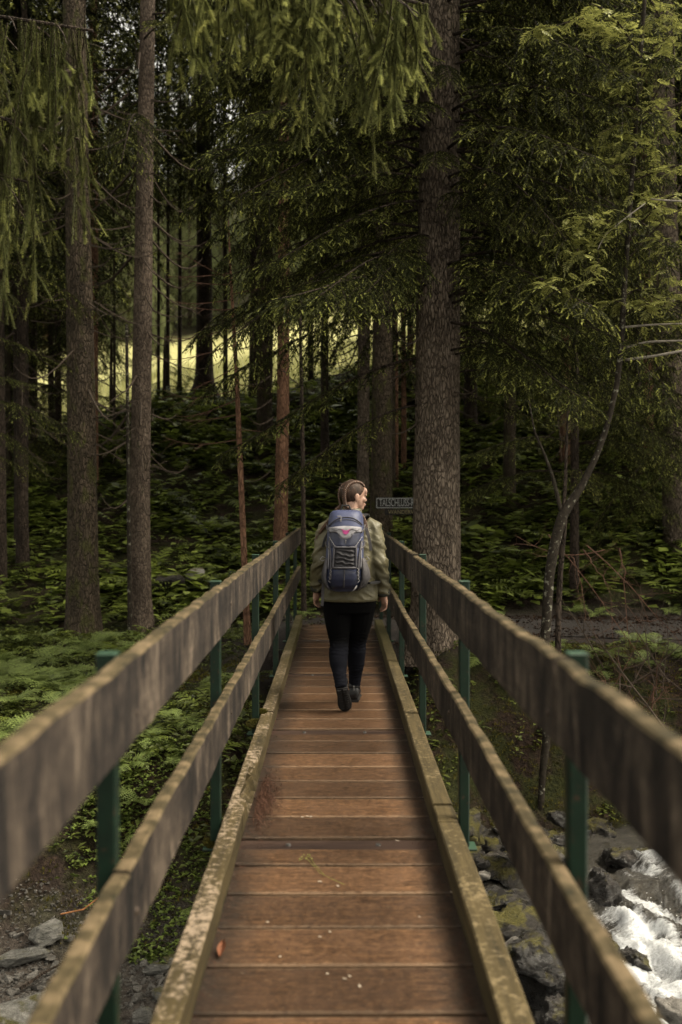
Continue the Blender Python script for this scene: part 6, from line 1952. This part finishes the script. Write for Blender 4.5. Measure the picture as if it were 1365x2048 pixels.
for z in zs:
    o = []
    w, d = pf(z)
    for k in range(25):
        u = -1 + 2 * k / 24; q = surf(math.sin(u * math.pi / 2), z); o.append(q + Vector((0, 0, mnoise.noise(Vector((u * 3, z * 14, 3))) * .0)) + Vector((0, mnoise.noise(Vector((u * 2.5, z * 12, 1))) * .004, 0)))
    for k in range(7): u = 1 - 2 * (k + .5) / 7; o.append(Vector((w * u + cxz(z), BK + OY + .012, z + OZ)))
    rings.append(o)
mb = MB(); mb.loft([r_[::-1] for r_ in rings]); mb.build('main_compartment', M_SLATE, pack, True)
def patch(name, u0, u1, z0f, z1f, off, mat, parent=pack, nu=16, nz=12, wrk=None, thick=.006):
    mb = MB(); top = []; 
    for j in range(nz + 1):
        for i in range(nu + 1):
            t = i / nu; u = u0 + (u1 - u0) * t
            z0 = z0f(u) if callable(z0f) else z0f; z1 = z1f(u) if callable(z1f) else z1f
            v = j / nz; z = z0 + (z1 - z0) * v
            e_ = min(1, min(t, 1 - t) * 8) * min(1, min(v, 1 - v) * 8)
            o_ = off * (.25 + .75 * e_) + (wrk(u, z) * e_ if wrk else 0)
            mb.v.append(tuple(surf(u, z, o_))); mb.t.append(0)
    n1 = nu + 1
    for j in range(nz):
        for i in range(nu): mb.f.append((j * n1 + i, j * n1 + i + 1, (j + 1) * n1 + i + 1, (j + 1) * n1 + i)); mb.m.append(0)
    return mb.build(name, mat, parent, True)
crease = lambda u, z: mnoise.noise(Vector((u * 3, z * 16, 7))) * .006
patch('base_panel', -.78, .78, .895, lambda u: 1.035 - .02 * abs(u), .006, M_NAVY, wrk=crease)
patch('front_panel', -.86, .80, 1.19, lambda u: 1.305 - .012 * u * u, .006, M_NAVY, wrk=lambda u, z: (.010 * math.exp(-((abs(u) - .35 - (1.30 - z) * -2.0) / .16) ** 2)) + crease(u, z) * .6)
def yoke0(u): return 1.300 - .050 * math.exp(-(u / .36) ** 4)
yk = patch('yoke', -.92, .84, yoke0, lambda u: 1.337 + .010 * math.cos(u * 2), .018, M_LGREY, nu=30)
mb = MB()
def on(u, z, off): return surf(u, z, off)
def quadpatch(mb, pts, off):
    b = [on(u, z, off) for u, z in pts]; mb.add(b, [tuple(range(len(b)))])
quadpatch(mb, [(-.22, 1.326), (-.05, 1.316), (-.03, 1.288), (-.13, 1.296)], .0210); quadpatch(mb, [(-.05, 1.316), (.05, 1.316), (.03, 1.286), (-.03, 1.286)], .0211); quadpatch(mb, [(.05, 1.316), (.22, 1.326), (.13, 1.296), (.03, 1.288)], .0210)
mb.build('emblem', M_PINK, yk)
mb = MB()
for s in (-1, 1):
    mb.tube([on(s * .10, 1.306, .0205), on(s * .28, 1.326, .0205), on(s * .52, 1.312, .0205), on(s * .66, 1.322, .020)], .0022, 4)
    mb.tube([on(s * .30, 1.296, .0205), on(s * .34, 1.272, .0205), on(s * .18, 1.256, .0205)], .0018, 4)
mb.build('stitching', M_WEB, yk)
# stretch pocket with gathered mesh and pale edging
patch('stretch_pocket', -.52, .50, 1.055, 1.19, .012, M_MESH, nu=24, nz=40, wrk=lambda u, z: .008 * math.sin(z * 210 + math.sin(u * 4) * 2.2 + mnoise.noise(Vector((u * 4, z * 20, 0))) * 3))
for s, u_ in ((-1, -.56), (1, .55)):
    mb = MB(); mb.loft([[on(u_ - .055, z, .010), on(u_, z, .019), on(u_ + .055, z, .010), on(u_, z, .004)] for z in np.linspace(1.045, 1.20, 9)]); mb.build('pocket_edge', M_PGREY, pack, True)
for z in (1.052, 1.196):
    mb = MB(); mb.loft([[on(u, z - .008, .012), on(u, z, .020), on(u, z + .008, .012), on(u, z, .004)] for u in np.linspace(-.58, .57, 12)]); mb.build('pocket_edge', M_PGREY, pack, True)
# side stripes curving down the front
for s in (-1, 1):
    mb = MB()
    zz = np.linspace(.97, 1.24, 12)
    mb.loft([[on(s * (.66 + .20 * ((z - .97) / .27) ** 2) + s * k, z, o_) for k, o_ in ((-.06, .006), (0, .013), (.06, .006), (0, .002))] for z in zz]); mb.build('side_trim', M_PGREY, pack, True)
    mb = MB(); mb.loft([[on(s * (.80 + .06 * ((z - 1.05) / .2)) + s * k, z, o_) for k, o_ in ((-.03, .006), (0, .012), (.03, .006), (0, .002))] for z in np.linspace(1.04, 1.24, 9)]); mb.build('side_trim', M_LGREY, pack, True)
    # zigzag cord at the base
    mb = MB(); P = [on(s * (.62 + (.05 if k % 2 else -.04) + .01 * k), 1.05 - .013 * k, .012) for k in range(9)]; mb.tube(P, .0026, 5); mb.build('cord', M_CORD, pack)
    mb = MB(); P = [on(s * (.50 + .045 * k + (.03 if k % 2 else 0)), 1.205 + .009 * k, .013) for k in range(8)]; mb.tube(P, .0024, 5); mb.build('cord', M_CORD, pack)
    # side pockets
    mb = MB(); rg_ = []
    for z, w, d in ((.885, .02, .05), (.91, .045, .085), (.97, .058, .10), (1.03, .05, .095), (1.09, .03, .075), (1.115, .015, .05)):
        wz, _ = pf(z); k_ = 1.0 if s > 0 else .55
        rg_.append([Vector((s * (wz - .012) + cxz(z) + s * w * k_ * max(0, math.cos(a)) - s * .012 * max(0, -math.cos(a)), BK + OY - .085 + d * math.sin(a), z + OZ)) for a in np.linspace(0, 6.283, 17)[:-1]])
    if s < 0: rg_ = [q[::-1] for q in rg_]
    mb.loft(rg_); mb.build('side_pocket', M_WEB if s > 0 else M_PGREY, pack, True)
    for z in (1.18, 1.30):
        mb = MB(); mb.tube([on(s * .80, z, .006), on(s * .95, z + .02, .012), surf(s * .999, z + .05) + Vector((s * .008, -.02, 0))], [.007, .007, .006], 5); mb.build('compression_strap', M_WEB, pack)
    # cord loops sticking out at the sides
    mb = MB(); c0 = surf(s * .999, 1.115) + Vector((0, -.09, 0)); mb.tube([c0, c0 + Vector((s * .022, -.012, .012)), c0 + Vector((s * .038, -.016, -.008)), c0 + Vector((s * .024, -.012, -.022)), c0 + Vector((s * .002, 0, -.012))], .0026, 5); mb.build('cord_loop', M_CORD, pack)
# lid seam and zip
mb = MB(); mb.tube([on(u, 1.408 - .078 * abs(u) ** 2.6, .004) for u in np.linspace(-.93, .88, 24)], .0035, 5); mb.build('zip', M_WEB, pack, True)
mb = MB(); mb.tube([on(u, 1.392 - .070 * abs(u) ** 2.6, .003) for u in np.linspace(-.90, .85, 24)], .0022, 4); mb.build('piping', M_PGREY, pack, True)
mb = MB(); q = on(-.28, 1.392, .014); mb.box(tuple(q), (.010, .004, .034), Matrix.Rotation(.12, 3, 'Y'), bev=.001); mb.box(tuple(q + Vector((-.012, .004, .022))), (.03, .008, .008), bev=.002); mb.build('zip_pull', M_LGREY, pack)
mb = MB(); mb.tube([on(.02, z, .008) for z in np.linspace(1.20, 1.25, 6)], .003, 4); mb.tube([on(0.0, z, .008) for z in np.linspace(.91, 1.04, 8)], .004, 5); mb.build('seam', M_WEB, pack)
mb = MB(); q = on(.02, 1.243, .014); mb.box(tuple(q), (.007, .004, .012)); mb.box(tuple(on(.02, 1.230, .013)), (.004, .003, .010)); mb.build('buckle', M_CORD, pack)
mb = MB(); q = on(.62, .925, .02); mb.tube([q, q + Vector((-.012, -.008, -.02)), q + Vector((-.028, -.008, -.036))], [.005, .006, .003], 5); mb.build('pull_tab', M_CORD, pack)
mb = MB(); mb.tube([Vector((-.03, BK + OY - .02, 1.452 + OZ)), Vector((-.02, BK + OY - .015, 1.49 + OZ)), Vector((.03, BK + OY - .015, 1.49 + OZ)), Vector((.045, BK + OY - .02, 1.452 + OZ))], .007, 6); mb.build('grab_loop', M_BLACKW, pack)
# shoulder straps over the jacket and loose webbing
def jk_out(x, y, z): return Vector((x + OX, y + OY, z + OZ))
def strap(pts, w, t, mat, name='shoulder_strap'):
    P = [Vector(p) for p in pts]; Q = []
    for i in range(len(P) - 1):
        p0, p1, p2, p3 = P[max(i - 1, 0)], P[i], P[i + 1], P[min(i + 2, len(P) - 1)]
        for k in range(6):
            u = k / 6; Q.append(.5 * ((2 * p1) + (-p0 + p2) * u + (2 * p0 - 5 * p1 + 4 * p2 - p3) * u * u + (-p0 + 3 * p1 - 3 * p2 + p3) * u ** 3))
    Q.append(P[-1]); rg_ = []
    for i, q in enumerate(Q):
        d = (Q[min(i + 1, len(Q) - 1)] - Q[max(i - 1, 0)]).normalized(); out = Vector((q.x * .5 - OX * .5, q.y - OY * .0, .4)); ref = Vector((1, 0, 0)) if abs(d.x) < .8 else Vector((0, 1, 0))
        sd_ = (ref - d * ref.dot(d)).normalized(); nn_ = d.cross(sd_)
        rg_.append([q + sd_ * w / 2 + nn_ * t / 2, q - sd_ * w / 2 + nn_ * t / 2, q - sd_ * w / 2 - nn_ * t / 2, q + sd_ * w / 2 - nn_ * t / 2])
    mb = MB(); mb.loft(rg_); return mb.build(name, mat, pack)
for s in (-1, 1):
    strap([jk_out(s * .075, -.125, 1.40), jk_out(s * .105, -.075, 1.425), jk_out(s * .122, .0, 1.408), jk_out(s * .128, .085, 1.35), jk_out(s * .13, .142, 1.25), jk_out(s * .145, .150, 1.10), jk_out(s * .185, .10, 1.0), jk_out(s * .205, .0, .95), jk_out(s * .19, -.10, .93), jk_out(s * .13, -.16, .93)], .055, .012, M_BLACKW)
strap([jk_out(.118, -.165, 1.33), jk_out(.135, -.175, 1.27), jk_out(.147, -.178, 1.21), jk_out(.152, -.178, 1.165)], .022, .004, M_WEB, 'loose_strap')
strap([jk_out(-.155, -.155, 1.29), jk_out(-.178, -.165, 1.25), jk_out(-.195, -.160, 1.19)], .018, .004, M_BLACKW, 'loose_strap')
strap([jk_out(-.182, -.165, .96), jk_out(-.192, -.175, .90), jk_out(-.196, -.175, .83), jk_out(-.200, -.172, .765)], .022, .003, M_WEB, 'hip_strap')
